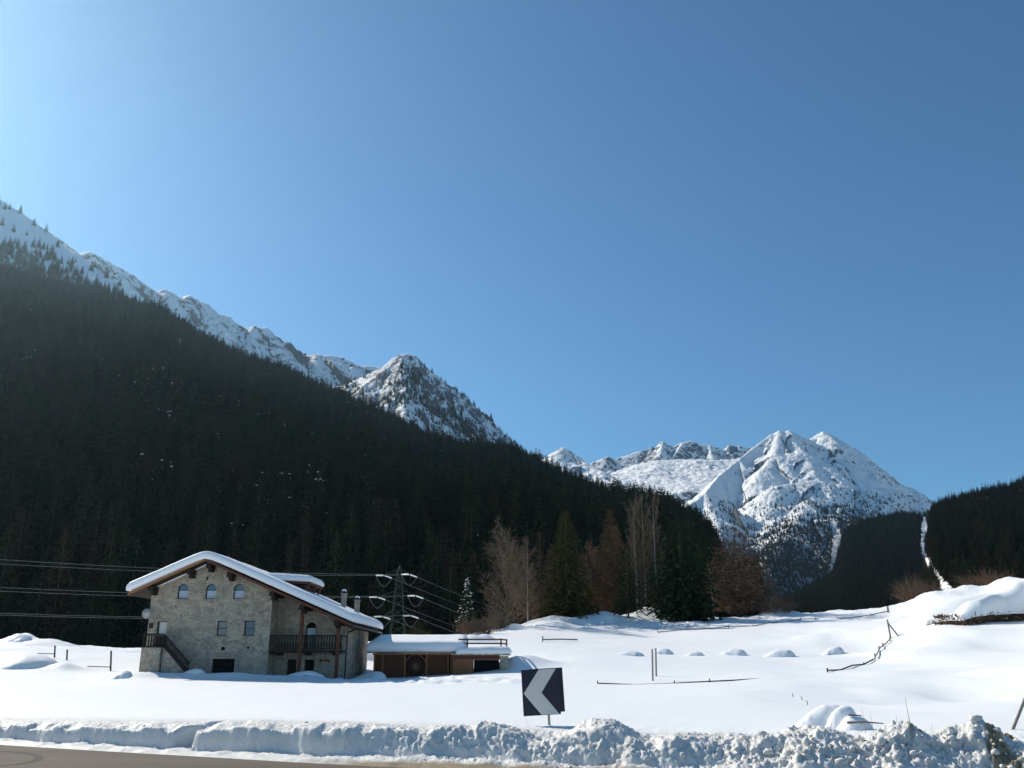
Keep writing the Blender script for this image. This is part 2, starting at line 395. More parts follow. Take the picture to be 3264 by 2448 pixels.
# road edge, followed from far left to right of the frame
EDGE_PX = [(-900, 2318), (-450, 2342), (0, 2370), (300, 2388), (600, 2405), (1000, 2428), (1400, 2447), (1700, 2462), (2200, 2488), (2700, 2515), (3264, 2545), (3900, 2570), (4600, 2590)]
def _ground(px, py):
    a, e = ae(px, py); Y = -CAM_H / e; return (a * Y, Y)
_E = np.array([_ground(*p) for p in EDGE_PX])
def _smooth_curve(pts, n):
    d = np.concatenate([[0], np.cumsum(np.hypot(*np.diff(pts, axis=0).T))]); s = np.linspace(0, d[-1], n)
    x = np.interp(s, d, pts[:, 0]); y = np.interp(s, d, pts[:, 1]); k = 61; ker = np.hanning(k); ker /= ker.sum()
    pad = lambda a: np.concatenate([2 * a[0] - a[k // 2:0:-1], a, 2 * a[-1] - a[-2:-k // 2 - 1:-1]])
    return np.stack([np.convolve(pad(x), ker, 'valid'), np.convolve(pad(y), ker, 'valid')], 1)
EC = _smooth_curve(_E, 1500)
_T = np.gradient(EC, axis=0); _T /= np.linalg.norm(_T, axis=1)[:, None]
_NRM = np.stack([-_T[:, 1], _T[:, 0]], 1)                  # points away from the road
EPX = np.array([1632 + F * x / (y * cp - CAM_H * sp) for x, y in EC])      # photo x of each edge station

def bank_mesh():
    n = len(EC)
    t = np.concatenate([np.linspace(-0.35, 0.45, 22), np.linspace(0.47, 1.5, 46), np.linspace(1.56, 3.2, 26), np.linspace(3.35, 6.5, 14)])
    m = len(t); S, T = np.meshgrid(np.arange(n), t, indexing='ij')
    X = EC[S, 0] + _NRM[S, 0] * T; Y = EC[S, 1] + _NRM[S, 1] * T; px = EPX[S]
    arc = np.concatenate([[0], np.cumsum(np.hypot(*np.diff(EC, axis=0).T))])[S]
    top = field_z(X, Y)
    wild = sstep(800, 1500, px) * 0.65 + sstep(2100, 2600, px) * 0.75       # lumpier towards the right
    # extra height of the ploughed-up ridge
    add = 0.05 * fbm(arc * 0.7, arc * 0 + 3, 2, 21) + 0.10 * wild * (fbm(arc * 0.9, arc * 0, 3, 22) + 0.4)
    for c, wd, h in ((1830, 85, 0.30), (1910, 80, 0.14), (2560, 160, 0.22), (2820, 130, 0.16), (3150, 120, 0.50), (2400, 100, 0.10), (980, 120, .10), (690, 90, .06)):
        add = add + h * np.exp(-((px - c) / wd) ** 2)
    crest = np.exp(-((T - 1.25) / 0.62) ** 2)
    top = top + add * crest * 1.0
    # where the face starts: ragged
    rag = 0.16 * fbm(arc * 1.1, arc * 0 + 9, 3, 31) + wild * 0.34 * fbm(arc * 0.8, arc * 0 + 5, 3, 33)
    gap = np.exp(-((px - 530) / 22) ** 2)
    start = 0.50 + rag * (0.6 + 0.4 * sstep(600, 1100, px)) + 0.5 * gap
    wid = 0.10 + 0.42 * wild + 0.4 * gap
    f = np.clip((T - start) / wid, 0, 1)
    face = np.where(wild > 0.2, f ** 0.8, np.sin(f * math.pi / 2) ** 0.75)
    foot = 0.10 * sstep(-0.30, 0.05, T - 0.10 * fbm(arc * 2, arc * 0, 3, 41)) * (0.5 + 0.6 * vnoise(arc * 2.5, T * 5, 42)) + wild * 0.16 * sstep(-0.15, 0.4, T) * vnoise(arc * 2.1, T * 2.5, 47)
    Z = foot * (1 - face) + np.maximum(top, foot) * face
    # lumps and crumbs
    on = sstep(0.0, 0.35, T) * sstep(6.0, 2.2, T)
    surf = 0.25 + 0.75 * sstep(2.6, 1.2, T)
    b1 = 1 - np.abs(fbm(arc * 1.9, T * 1.9 + Z, 3, 51)); b2 = 1 - np.abs(fbm(arc * 5.2, T * 5 + Z * 3, 3, 53)); b3 = fbm(arc * 13, T * 12 + Z * 8, 3, 57)
    b4 = fbm(arc * 31, T * 29 + Z * 17, 2, 59)
    fr = 0.24 * fbm(arc * 0.8, T * 1.0, 3, 63, 0.45) + 0.05 * (0.4 - np.abs(fbm(arc * 2.7, T * 2.9 + Z, 5, 65, 0.6)))
    lump = fr * wild * on * surf + (0.20 * (b1 - 0.75) * (0.10 + 0.25 * wild) + 0.13 * (b2 - 0.75) * (0.12 + 0.12 * wild) + 0.055 * b3 * (0.30 + 0.6 * wild) + 0.036 * b4 * (0.3 + wild)) * on * surf
    drip = 0.13 * sstep(0.35, 0.75, vnoise(arc * 2.6 + T * 1.2, T * 0.7, 61)) * np.exp(-((T - start - wid - 0.15) / 0.35) ** 2) * (1 - 0.4 * wild)
    Z = Z + lump - drip
    # push the steep face outward and inward too, so it overhangs and pits
    push = (0.14 * (b1 - 0.7) * (0.12 + wild) + 0.09 * (b2 - 0.7) * (0.2 + wild) + 0.05 * b3 * (0.15 + wild)) * np.sin(np.clip(f, 0, 1) * math.pi) * on
    X = X - _NRM[S, 0] * push; Y = Y - _NRM[S, 1] * push
    Z = np.where(T < -0.28, -0.05, Z)
    end = sstep(4.5, 6.3, T); Z = Z - 0.10 * end
    dirt = 0.95 * sstep(0.30, -0.20, T) * sstep(600, 1500, px) + 0.30 * sstep(0.32, 0.05, Z) * sstep(900, 1600, px)
    for c, tc, wd, h in ((3240, 0.5, 70, 0.9), (3215, 1.1, 30, 0.7), (2925, 1.2, 14, 0.8), (2440, 0.7, 90, 0.22), (1960, 0.5, 110, 0.36), (2620, .3, 120, .2)):
        dirt = dirt + h * np.exp(-((px - c) / wd) ** 2 - ((T - tc) / 0.55) ** 2)
    clean = sstep(1.3, 3.2, T)
    V = np.stack([X, Y, Z], -1).reshape(-1, 3)
    o = np_obj('snow_bank', V, grid_faces(n, m)[:, ::-1], M['bank'], attrs={'dirt': dirt.ravel(), 'clean': clean.ravel()})
    tag(o, kind='structure', label='ploughed snow bank with lumpy shaded face along the road edge')
    return X, Y, Z, px, T
BK = bank_mesh()
def bank_z(x, y):
    d = (BK[0] - x) ** 2 + (BK[1] - y) ** 2; i = np.unravel_index(np.argmin(d), d.shape); return float(BK[2][i])

# snow field from behind the bank to the foot of the hills (rows follow the road edge)
def field_mesh():
    a = np.concatenate([np.linspace(-1.3, -0.66, 40)[:-1], np.linspace(-0.66, 0.66, 520), np.linspace(0.66, 1.3, 40)[1:]])
    ea = EC[:, 0] / EC[:, 1]; order = np.argsort(ea)
    y0 = np.interp(a, ea[order], (EC[:, 1] + 3.9)[order])
    k = np.linspace(0, 1, 330)
    Y = y0[:, None] * (240 / y0[:, None]) ** k[None]
    X = a[:, None] * Y
    Z = field_z(X, Y)
    # a trench-like dip that hides the seam below the bank's own surface
    Z = Z - 0.06 * sstep(2.0, 0.0, Y - y0[:, None])
    Z = Z - sstep(205, 240, Y) * 6
    V = np.stack([X, Y, Z], -1).reshape(-1, 3)
    tag(np_obj('snow_field', V, grid_faces(len(a), len(k))[:, ::-1], M['snow']), kind='structure', label='smooth sunlit snow field around the house')
field_mesh()

# road and the wide ground sheet
def road_mesh():
    n = len(EC); t = np.concatenate([np.linspace(0.9, -3, 40), np.linspace(-3.4, -11, 16)])
    S, T = np.meshgrid(np.arange(0, n, 4), t, indexing='ij')
    X = EC[S, 0] + _NRM[S, 0] * T; Y = EC[S, 1] + _NRM[S, 1] * T
    dirt = sstep(-0.9, 0.1, T) * sstep(300, 1500, EPX[S]) + 0.2 * sstep(-1.5, 0, T)
    V = np.stack([X, Y, 0 * X], -1).reshape(-1, 3)
    r = np_obj('road', V, grid_faces(len(S), len(t))[:, ::-1], M['road'], attrs={'dirt': dirt.ravel()})
    tag(r, kind='structure', label='grey brown asphalt road along the snow bank')
    # curved tyre mark at the lower left
    pts = [(-160, 2392), (0, 2394), (60, 2397), (105, 2404), (130, 2413), (128, 2422), (100, 2432), (40, 2440), (-60, 2446), (-200, 2450)]
    c = _smooth_curve(np.array([_ground(*p) for p in pts]), 160); tt = np.gradient(c, axis=0); tt /= np.linalg.norm(tt, axis=1)[:, None]
    nn = np.stack([-tt[:, 1], tt[:, 0]], 1); wdt = 0.10 + 0.03 * fbm(np.arange(160) * 0.2, np.zeros(160), 2, 5)
    L = c + nn * wdt[:, None]; Rr = c - nn * wdt[:, None]
    V = np.zeros((160, 2, 3)); V[:, 0, :2] = L; V[:, 1, :2] = Rr; V[..., 2] = 0.004
    np_obj('tyre_mark', V.reshape(-1, 3), grid_faces(160, 2), M['tyre'], parent=r)
road_mesh()
g = MB(); g.add([(-9000, -9000, -0.35), (9000, -9000, -0.35), (9000, 9000, -0.35), (-9000, 9000, -0.35)], [(0, 1, 2, 3)])
tag(g.build('ground', M['snow']), kind='structure', label='snow covered valley floor')
# verge on the camera's side of the road
vb = MB(); 
_nv = np.arange(0, len(EC), 12)
_tv = np.array([-10.6, -11.0, -12.0, -14, -20, -60, -200]); _hv = np.array([-0.02, 0.25, 0.5, 0.45, 0.4, 0.4, 0.4])
S_, T_ = np.meshgrid(_nv, np.arange(len(_tv)), indexing='ij')
Vv = np.stack([EC[S_, 0] + np.where(_tv[T_] < -12, 0, _NRM[S_, 0]) * _tv[T_] + np.where(_tv[T_] < -12, 1, 0) * _NRM[S_, 0] * -12, EC[S_, 1] + np.where(_tv[T_] < -12, _tv[T_], _NRM[S_, 1] * _tv[T_]), _hv[T_] + 0.08 * fbm(S_ * 0.05, T_ * 0.9, 2, 71)], -1)
tag(np_obj('snow_verge', Vv.reshape(-1, 3), grid_faces(len(_nv), len(_tv))[:, ::-1], M['snow']), kind='structure', label='snow verge on the near side of the road')

# ------------------------------------------------------------------ hills and mountains
def curve_a(pts):                                     # silhouette given as photo points -> e(a)
    A = np.array([ae(*p) for p in pts]); o = np.argsort(A[:, 0]); return A[o, 0], A[o, 1]
TREE_LINE = [(-1200, 500), (-500, 690), (0, 868), (136, 908), (271, 952), (407, 988), (497, 1004), (565, 1050), (642, 1099), (768, 1162), (904, 1206), (1000, 1254), (1071, 1272), (1161, 1314), (1275, 1374), (1365, 1421), (1478, 1451), (1636, 1472), (1704, 1512), (1800, 1562), (1867, 1590), (1939, 1608), (2012, 1626), (2084, 1644), (2138, 1668), (2211, 1712), (2265, 1752), (2292, 1800), (2312, 1870), (2335, 1935), (2420, 1975), (2600, 1990)]
RIDGE_UP = [(-1200, 200), (-500, 420), (0, 632), (41, 659), (81, 684), (158, 745), (212, 785), (253, 812), (330, 868), (400, 925), (440, 965), (497, 1003), (565, 1046)]
_ta, _te = curve_a(TREE_LINE); _ra, _re = curve_a(RIDGE_UP)
def hill_cols(a):
    e1 = np.interp(a, _ta, _te); e2 = np.maximum(np.interp(a, _ra, _re, right=-1), e1 + 0.002)
    yb = np.interp(a, [-1.3, -0.6, 0.0, 0.22, 0.3], [175, 185, 215, 260, 280])
    y1 = np.interp(a, [-1.3, -0.6, 0.0, 0.22, 0.3], [1250, 1250, 1080, 760, 640])
    y2 = y1 + np.interp(a, [-0.6, -0.4, -0.36, 0.3], [420, 220, 60, 60])
    return e1, e2, yb, y1, y2
def hill_z(X, Y, noise=True):
    a = X / Y; e1, e2, yb, y1, y2 = hill_cols(a)
    zb = field_base(np.clip(a, -0.9, 0.5) * 190, np.full_like(a, 190.0)) - 1.5
    z1 = CAM_H + e1 * y1; z2 = CAM_H + e2 * y2
    z = np.where(Y < yb, zb - (yb - Y) * 0.1, np.where(Y < y1, zb + (z1 - zb) * ((Y - yb) / (y1 - yb)), np.where(Y < y2, z1 + (z2 - z1) * (Y - y1) / (y2 - y1), z2 - (Y - y2) * 0.7)))
    if noise:
        mid = sstep(yb, yb + 150, Y) * (1 - sstep(y1 - 200, y1, Y))
        z = z + mid * fbm(X * 0.006, Y * 0.006, 3, 81) * 16 + sstep(yb, y1, Y) * fbm(X * 0.02, Y * 0.02, 3, 83) * 4 + sstep(y1, y1 + 50, Y) * fbm(X * 0.05, Y * 0.05, 3, 85) * 3
    return z
def hill_mesh():
    a = np.linspace(-1.15, 0.32, 420); k = np.linspace(0, 1, 200) ** 1.1
    A, K = np.meshgrid(a, k, indexing='ij'); e1, e2, yb, y1, y2 = hill_cols(A)
    Y = yb - 12 + K * (y2 * 1.12 - yb); X = A * Y; Z = hill_z(X, Y)
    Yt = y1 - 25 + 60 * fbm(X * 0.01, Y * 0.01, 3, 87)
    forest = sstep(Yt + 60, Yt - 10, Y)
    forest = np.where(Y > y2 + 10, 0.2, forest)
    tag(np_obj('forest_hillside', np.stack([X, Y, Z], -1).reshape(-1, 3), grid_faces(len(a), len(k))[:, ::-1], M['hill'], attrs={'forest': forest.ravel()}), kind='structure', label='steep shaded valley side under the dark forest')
hill_mesh()

def seg_height(X, Y, ridges, soft=20.0, temp=16.0):
    """highest of many ridge lines, each falling away to both sides; the first is the sharp skyline"""
    best = None
    for n, (pts, k) in enumerate(ridges):
        s_ = 4.0 if n == 0 else soft
        rb = np.full(X.shape, -1e9); rd = np.full(X.shape, 1e9)
        for p, q in zip(pts[:-1], pts[1:]):
            dx, dy = q[0] - p[0], q[1] - p[1]; L2 = dx * dx + dy * dy + 1e-9
            t = np.clip(((X - p[0]) * dx + (Y - p[1]) * dy) / L2, 0, 1)
            d = np.hypot(X - p[0] - t * dx, Y - p[1] - t * dy)
            z = p[2] + t * (q[2] - p[2]) - k * (np.sqrt(d * d + s_ * s_) - s_)
            m = z > rb; rb = np.where(m, z, rb); rd = np.where(m, d, rd)
        if best is None: best, dist = rb, rd
        else:
            hi = np.maximum(rb, best); gap = np.abs(rb - best); dist = np.where(rb > best, rd, dist)
            best = hi + temp * np.log1p(np.exp(-np.clip(gap / temp, 0, 40))) * sstep(10, 90, dist)
    return best, dist
def RD(pts, k): return (PA(pts), k)
class Massif:
    def __init__(s, ridges, warp, wscale, amp, ascale, seed, crest=2.0, gull=0.0, soft=18.0):
        s.r = ridges; s.soft = soft; s.p = (warp, wscale, amp, ascale, seed, crest, gull)
    def z(s, X, Y):
        warp, ws, amp, asc, seed, crest, gull = s.p
        h0, d0 = seg_height(X, Y, s.r, s.soft)
        soft = sstep(0, 220, d0)                      # leave the crest line where it is
        wx = fbm(X * ws, Y * ws, 4, seed) * warp * soft; wy = fbm(X * ws, Y * ws, 4, seed + 5) * warp * soft
        h, d = seg_height(X + wx, Y + wy, s.r, s.soft)
        r = ridged(X * asc, Y * asc, 5, seed + 9, 0.55)
        h = h + (r - 0.62) * amp * sstep(0, 260, d) + (ridged(X * asc * 5, Y * asc * 5, 4, seed + 13) - 0.6) * amp * 0.22 * sstep(-20, 60, d) + fbm(X * asc * 14, Y * asc * 14, 3, seed + 15) * crest
        return h
    def mesh(s, name, px0, px1, y0, y1, ncol, nrow, m, label, forest=None, drop=0):
        a = np.linspace(ae(px0, 1500)[0], ae(px1, 1500)[0], ncol); Yk = np.linspace(y0, y1, nrow)
        A, Y = np.meshgrid(a, Yk, indexing='ij'); X = A * Y; Z = s.z(X, Y)
        fo = np.zeros_like(Z) if forest is None else forest(X, Y, Z)
        if drop: Z = Z - np.maximum(0, drop - Y) * 0.9
        Z = np.maximum(Z, -40)
        tag(np_obj(name, np.stack([X, Y, Z], -1).reshape(-1, 3), grid_faces(ncol, nrow)[:, ::-1], m, attrs={'forest': fo.ravel()}), kind='structure', label=label)

# jagged snowy ridge behind the forest, ending in the rounded rocky knob
_rb = [(-700, 330, 2900), (-200, 560, 2700), (100, 700, 2550), (253, 808, 2500), (289, 803, 2500), (362, 844, 2520), (429, 880, 2540), (475, 912, 2550), (500, 930, 2560), (507, 943, 2560), (531, 923, 2560), (579, 948, 2580), (606, 941, 2590), (651, 966, 2600), (692, 998, 2620), (732, 1011, 2620), (791, 1052, 2640), (814, 1038, 2640), (850, 1047, 2650), (886, 1075, 2660), (913, 1111, 2680), (954, 1139, 2700), (1003, 1127, 2700), (1053, 1131, 2720), (1107, 1145, 2740), (1139, 1163, 2760), (1198, 1170, 2780), (1300, 1200, 2800)]
RIDGE_B = Massif([RD(_rb, 1.05),
    RD([(531, 923, 2560), (590, 1020, 2400), (640, 1090, 2250)], 1.0), RD([(651, 966, 2600), (720, 1060, 2420)], 1.0), RD([(814, 1038, 2640), (800, 1100, 2500), (870, 1190, 2330)], 1.0),
    RD([(850, 1047, 2650), (935, 1160, 2480)], 1.0), RD([(1003, 1127, 2700), (1020, 1210, 2500)], 0.9), RD([(362, 844, 2520), (420, 930, 2380)], 1.0)],
    120, 0.0035, 110, 0.004, 101, 5)
RIDGE_B.mesh('rocky_ridge', -500, 1420, 1950, 3000, 640, 150, M['ridge_rock'], 'jagged snow dusted rocky ridge above the forest')
_rk = [(1040, 1235, 2200), (1100, 1225, 2180), (1150, 1205, 2160), (1184, 1190, 2150), (1229, 1167, 2120), (1256, 1140, 2100), (1284, 1129, 2100), (1320, 1134, 2100), (1347, 1158, 2110), (1388, 1195, 2120), (1433, 1231, 2140), (1478, 1271, 2160), (1523, 1317, 2180), (1577, 1366, 2200), (1636, 1412, 2240), (1690, 1450, 2300), (1760, 1490, 2400), (1900, 1600, 2500)]
KNOB = Massif([RD(_rk, 1.25), RD([(1284, 1129, 2100), (1300, 1230, 1960), (1290, 1330, 1820), (1330, 1440, 1700)], 1.2), RD([(1433, 1231, 2140), (1440, 1330, 1980), (1500, 1440, 1800)], 1.2), RD([(1184, 1190, 2150), (1160, 1260, 2020), (1180, 1320, 1900)], 1.1), RD([(1577, 1366, 2200), (1580, 1440, 2050)], 1.2)],
    90, 0.005, 80, 0.007, 131, 4)
KNOB.mesh('rocky_knob', 980, 1960, 1620, 2560, 420, 170, M['ridge_rock'], 'rounded rocky summit dotted with trees')

# far snow range at the head of the valley
_rc = [(1500, 1380, 5200), (1650, 1428, 5100), (1693, 1446, 5100), (1722, 1442, 5100), (1748, 1458, 5100), (1800, 1470, 5150), (1867, 1478, 5250), (1889, 1475, 5250), (1936, 1453, 5250), (1961, 1462, 5250), (2000, 1450, 5250), (2030, 1440, 5250), (2055, 1437, 5250), (2077, 1424, 5250), (2092, 1428, 5250), (2111, 1406, 5250), (2130, 1418, 5250), (2149, 1422, 5250), (2174, 1411, 5250), (2203, 1406, 5250), (2236, 1415, 5250), (2260, 1417, 5250), (2287, 1426, 5250), (2306, 1436, 5250), (2323, 1417, 5250), (2340, 1424, 5250), (2355, 1419, 5250), (2391, 1428, 5250), (2450, 1420, 5250), (2600, 1440, 5250)]
FARC = Massif([RD(_rc, 1.15),
    RD([(1748, 1460, 4750), (1777, 1451, 4700), (1795, 1428, 4650), (1824, 1448, 4600), (1867, 1476, 4500), (1920, 1505, 4350), (1975, 1542, 4200), (2030, 1580, 4000)], 0.75), RD([(1795, 1428, 4650), (1770, 1480, 4550), (1760, 1540, 4400)], 1.0),
    RD([(2440, 1440, 5000), (2330, 1466, 4900), (2260, 1468, 4850), (2200, 1464, 4820), (2100, 1468, 4800), (2060, 1475, 4790)], 0.36),
    RD([(2330, 1466, 4900), (2240, 1520, 4500), (2100, 1570, 4200), (1980, 1620, 3900)], 0.42), RD([(2111, 1406, 5250), (2105, 1445, 5080)], 1.4), RD([(2174, 1411, 5250), (2150, 1450, 5100)], 1.3), RD([(2260, 1417, 5250), (2270, 1452, 5100)], 1.3)],
    70, 0.003, 34, 0.0035, 151, 6)
FARC.mesh('snowy_range', 1560, 2700, 2900, 5450, 420, 260, M['far_rock'], 'distant white alpine range at the head of the valley', None, 3750)

# the twin-topped white peak
_rd = [(1900, 1800, 2700), (2050, 1720, 3000), (2150, 1645, 3250), (2246, 1573, 3500), (2292, 1515, 3680), (2354, 1465, 3820), (2400, 1427, 3920), (2457, 1385, 3990), (2476, 1380, 4000), (2484, 1371, 4000), (2492, 1379, 4000), (2507, 1381, 4000), (2515, 1371, 4000), (2524, 1378, 4000), (2546, 1388, 4000), (2577, 1401, 4010), (2603, 1397, 4020), (2623, 1375, 4040), (2650, 1391, 4060), (2688, 1422, 4080), (2726, 1453, 4100), (2784, 1495, 4120), (2861, 1541, 4140), (2903, 1580, 4150), (2934, 1610, 4160), (2961, 1624, 4170), (3050, 1680, 4200), (3200, 1720, 4200)]
PEAK = Massif([RD(_rd, 0.95),
    RD([(2515, 1373, 4000), (2548, 1432, 3850), (2572, 1470, 3740), (2590, 1500, 3650), (2600, 1530, 3560), (2540, 1540, 3480), (2480, 1548, 3420)], 0.85),
    RD([(2623, 1377, 4040), (2680, 1470, 3860), (2740, 1560, 3600), (2760, 1640, 3300)], 0.85),
    RD([(2600, 1530, 3560), (2570, 1600, 3300), (2520, 1680, 3050), (2440, 1790, 2700)], 0.62), RD([(2484, 1373, 4000), (2470, 1440, 3830), (2440, 1490, 3700)], 0.95),
    RD([(2650, 1570, 3500), (2680, 1660, 3150), (2650, 1780, 2750)], 0.65), RD([(2246, 1573, 3500), (2280, 1650, 3250), (2300, 1760, 2850)], 0.9), RD([(2800, 1560, 3850), (2880, 1650, 3500)], 0.8)],
    100, 0.004, 44, 0.0055, 171, 3.0, 0.0, 24.0)
def _peak_forest(X, Y, Z):
    lim = np.interp(X / Y, [ae(2050, 1700)[0], ae(2250, 1600)[0], ae(2500, 1580)[0], ae(2700, 1580)[0], ae(2950, 1640)[0]], [330, 480, 560, 590, 600])
    return 0.0 * Z + 1.0 * sstep(lim - 60, lim - 330, Z + 120 * fbm(X * 0.006, Y * 0.006, 4, 191))
PEAK.mesh('white_peak', 1880, 3240, 2450, 4350, 560, 300, M['peak_rock'], 'twin topped white mountain peak with tree dotted lower slopes', _peak_forest)

# wooded hills at the right
def polar_hill(name, sil, px0, px1, yb, yr, seed, label, chute=None, ncol=240, nrow=120):
    sa, se = curve_a(sil)
    def zf(X, Y):
        a = X / Y; e = np.interp(a, sa, se); z1 = CAM_H + e * yr; t = (Y - yb) / (yr - yb)
        z = np.where(t < 1, z1 * np.clip(t, 0, 1) ** 0.9 + 4, z1 - (Y - yr) * 0.6)
        return z + fbm(X * 0.008, Y * 0.008, 4, seed) * 14 * np.clip(t, 0, 1) * (1 - sstep(0.85, 1, t))
    a = np.linspace(ae(px0, 1750)[0], ae(px1, 1750)[0], ncol); Yk = np.linspace(yb, yr * 1.15, nrow)
    A, Y = np.meshgrid(a, Yk, indexing='ij'); X = A * Y; Z = zf(X, Y)
    fo = np.ones_like(Z) if chute is None else 1 - chute(X, Y, Z)
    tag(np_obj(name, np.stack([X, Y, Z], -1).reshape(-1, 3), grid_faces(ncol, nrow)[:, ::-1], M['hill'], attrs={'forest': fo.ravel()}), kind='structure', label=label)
    return zf
_cx = [(2949, 1650), (2946, 1700), (2940, 1735), (2945, 1770), (2955, 1790), (2962, 1812), (2978, 1835), (3000, 1858), (3020, 1880), (3030, 1900)]
def chute_f(X, Y, Z):
    px, py = proj(X, Y, Z); c = np.interp(py, [q[1] for q in _cx], [q[0] for q in _cx])
    wd = np.interp(py, [1650, 1730, 1770, 1800, 1840, 1880], [9, 17, 14, 13, 19, 24]) * (0.8 + 0.5 * fbm(X * 0.02, Z * 0.02, 2, 5))
    return np.where((py > 1648), sstep(wd + 4, wd - 2, np.abs(px - c)), 0)
zE = polar_hill('wooded_hill', [(2200, 2010), (2400, 1965), (2520, 1915), (2600, 1872), (2655, 1838), (2676, 1760), (2690, 1712), (2711, 1690), (2765, 1668), (2822, 1656), (2880, 1648), (2942, 1652), (3020, 1650), (3300, 1640)], 2180, 3300, 900, 1900, 201, 'dark blue wooded hill in the middle distance', chute_f)
zF = polar_hill('wooded_spur', [(2600, 1990), (2850, 1935), (2915, 1905), (2940, 1850), (2958, 1760), (2964, 1700), (2970, 1652), (2980, 1636), (3018, 1616), (3087, 1602), (3156, 1590), (3225, 1574), (3260, 1558), (3500, 1480), (4200, 1400)], 2800, 4200, 330, 1100, 211, 'dark wooded spur rising at the right edge', chute_f, 260, 140)

# ------------------------------------------------------------------ trees
def blades(P0, D, L, Wd, rg, bend=0.0, diamond=True):
    """leaf-sized faces: base points, directions, lengths, widths -> verts, tris"""
    n = len(P0); rv = rg.normal(size=(n, 3)); S = np.cross(D, rv); S /= np.linalg.norm(S, axis=1)[:, None] + 1e-9
    tip = P0 + D * L[:, None]; tip[:, 2] -= bend * L
    mid = P0 + D * (L * 0.42)[:, None]; mid[:, 2] -= bend * L * 0.2
    V = np.stack([P0, mid + S * Wd[:, None] / 2, tip, mid - S * Wd[:, None] / 2], 1).reshape(-1, 3)
    i = np.arange(n)[:, None] * 4
    return V, (i + np.array([[0, 1, 2, 3]]))
def unit(v): return v / (np.linalg.norm(v, axis=1)[:, None] + 1e-9)
def conifer_crown(h, r, rg, whorls=26, nb=8, nspray=6, blen=0.9, bw=0.45, droop=0.35, shape=0.85, base=0.06, gap=0.0, rnd=0.25, up=0.0, topround=0.0):
    P0 = []; D = []; L = []
    for i in range(whorls):
        f = base + (1 - base) * (i + rg.random() * 0.8) / whorls
        if gap and rg.random() < gap: continue
        rad = r * ((1 - f) ** shape) * (1 - topround * 0 + 0)
        if topround: rad = r * math.sqrt(max(0, 1 - ((f - 0.25) / 0.76) ** 2)) * (0.75 + 0.25 * (1 - f)) if f > 0.25 else r * (0.8 + 0.8 * f)
        k = max(4, int(nb * (0.5 + 0.6 * (1 - f)) + rg.random()))
        az = rg.random() * 6.28 + np.arange(k) * 6.283 / k + rg.normal(size=k) * 0.25
        for a_ in az:
            ln = rad * (1 - rnd + 2 * rnd * rg.random()) + 0.15
            m = max(2, int(nspray * (0.35 + 0.75 * (1 - f))))
            t = (np.arange(m) + rg.random(m)) / m; t = 0.12 + 0.88 * t
            out = np.stack([np.cos(a_) * np.ones(m), np.sin(a_) * np.ones(m)], 1)
            p = np.zeros((m, 3)); p[:, :2] = out * (t * ln)[:, None]
            p[:, 2] = h * f + (up * t - droop * t * t) * ln + 0.2 * droop * t * ln + rg.normal(size=m) * 0.08
            d = np.zeros((m, 3)); d[:, :2] = out + rg.normal(size=(m, 2)) * 0.75; d[:, 2] = up - droop * 0.9 + rg.normal(size=m) * 0.28
            P0.append(p); D.append(unit(d)); L.append(blen * (0.55 + 0.6 * rg.random(m)) * (0.45 + 0.6 * (1 - f)))
    # leader
    p = np.zeros((8, 3)); p[:, 2] = h * np.linspace(0.93, 1.0, 8); d = rg.normal(size=(8, 3)) * 0.4; d[:, 2] = 0.7
    P0.append(p); D.append(unit(d)); L.append(np.full(8, blen * 0.45))
    P0 = np.concatenate(P0); D = np.concatenate(D); L = np.concatenate(L)
    return blades(P0, D, L, L * bw / 0.9 * (0.7 + 0.6 * rg.random(len(L))), rg, 0.18)
def trunk_mesh(name, h, r, m, rg, lean=0.0, limbs=None):
    b = MB(); pts = [(math.sin(i * 1.3) * 0.03 * r * 3 + lean * h * (i / 6) ** 1.5, math.cos(i * 1.7) * 0.02, h * i / 6) for i in range(7)]
    pts[0] = (pts[0][0], pts[0][1], -0.6)
    b.tube(pts, r, 7, r * 0.12)
    return b
def mesh_only(name, V, Fq, m): return np_mesh(name, V, Fq, m, smooth=False)

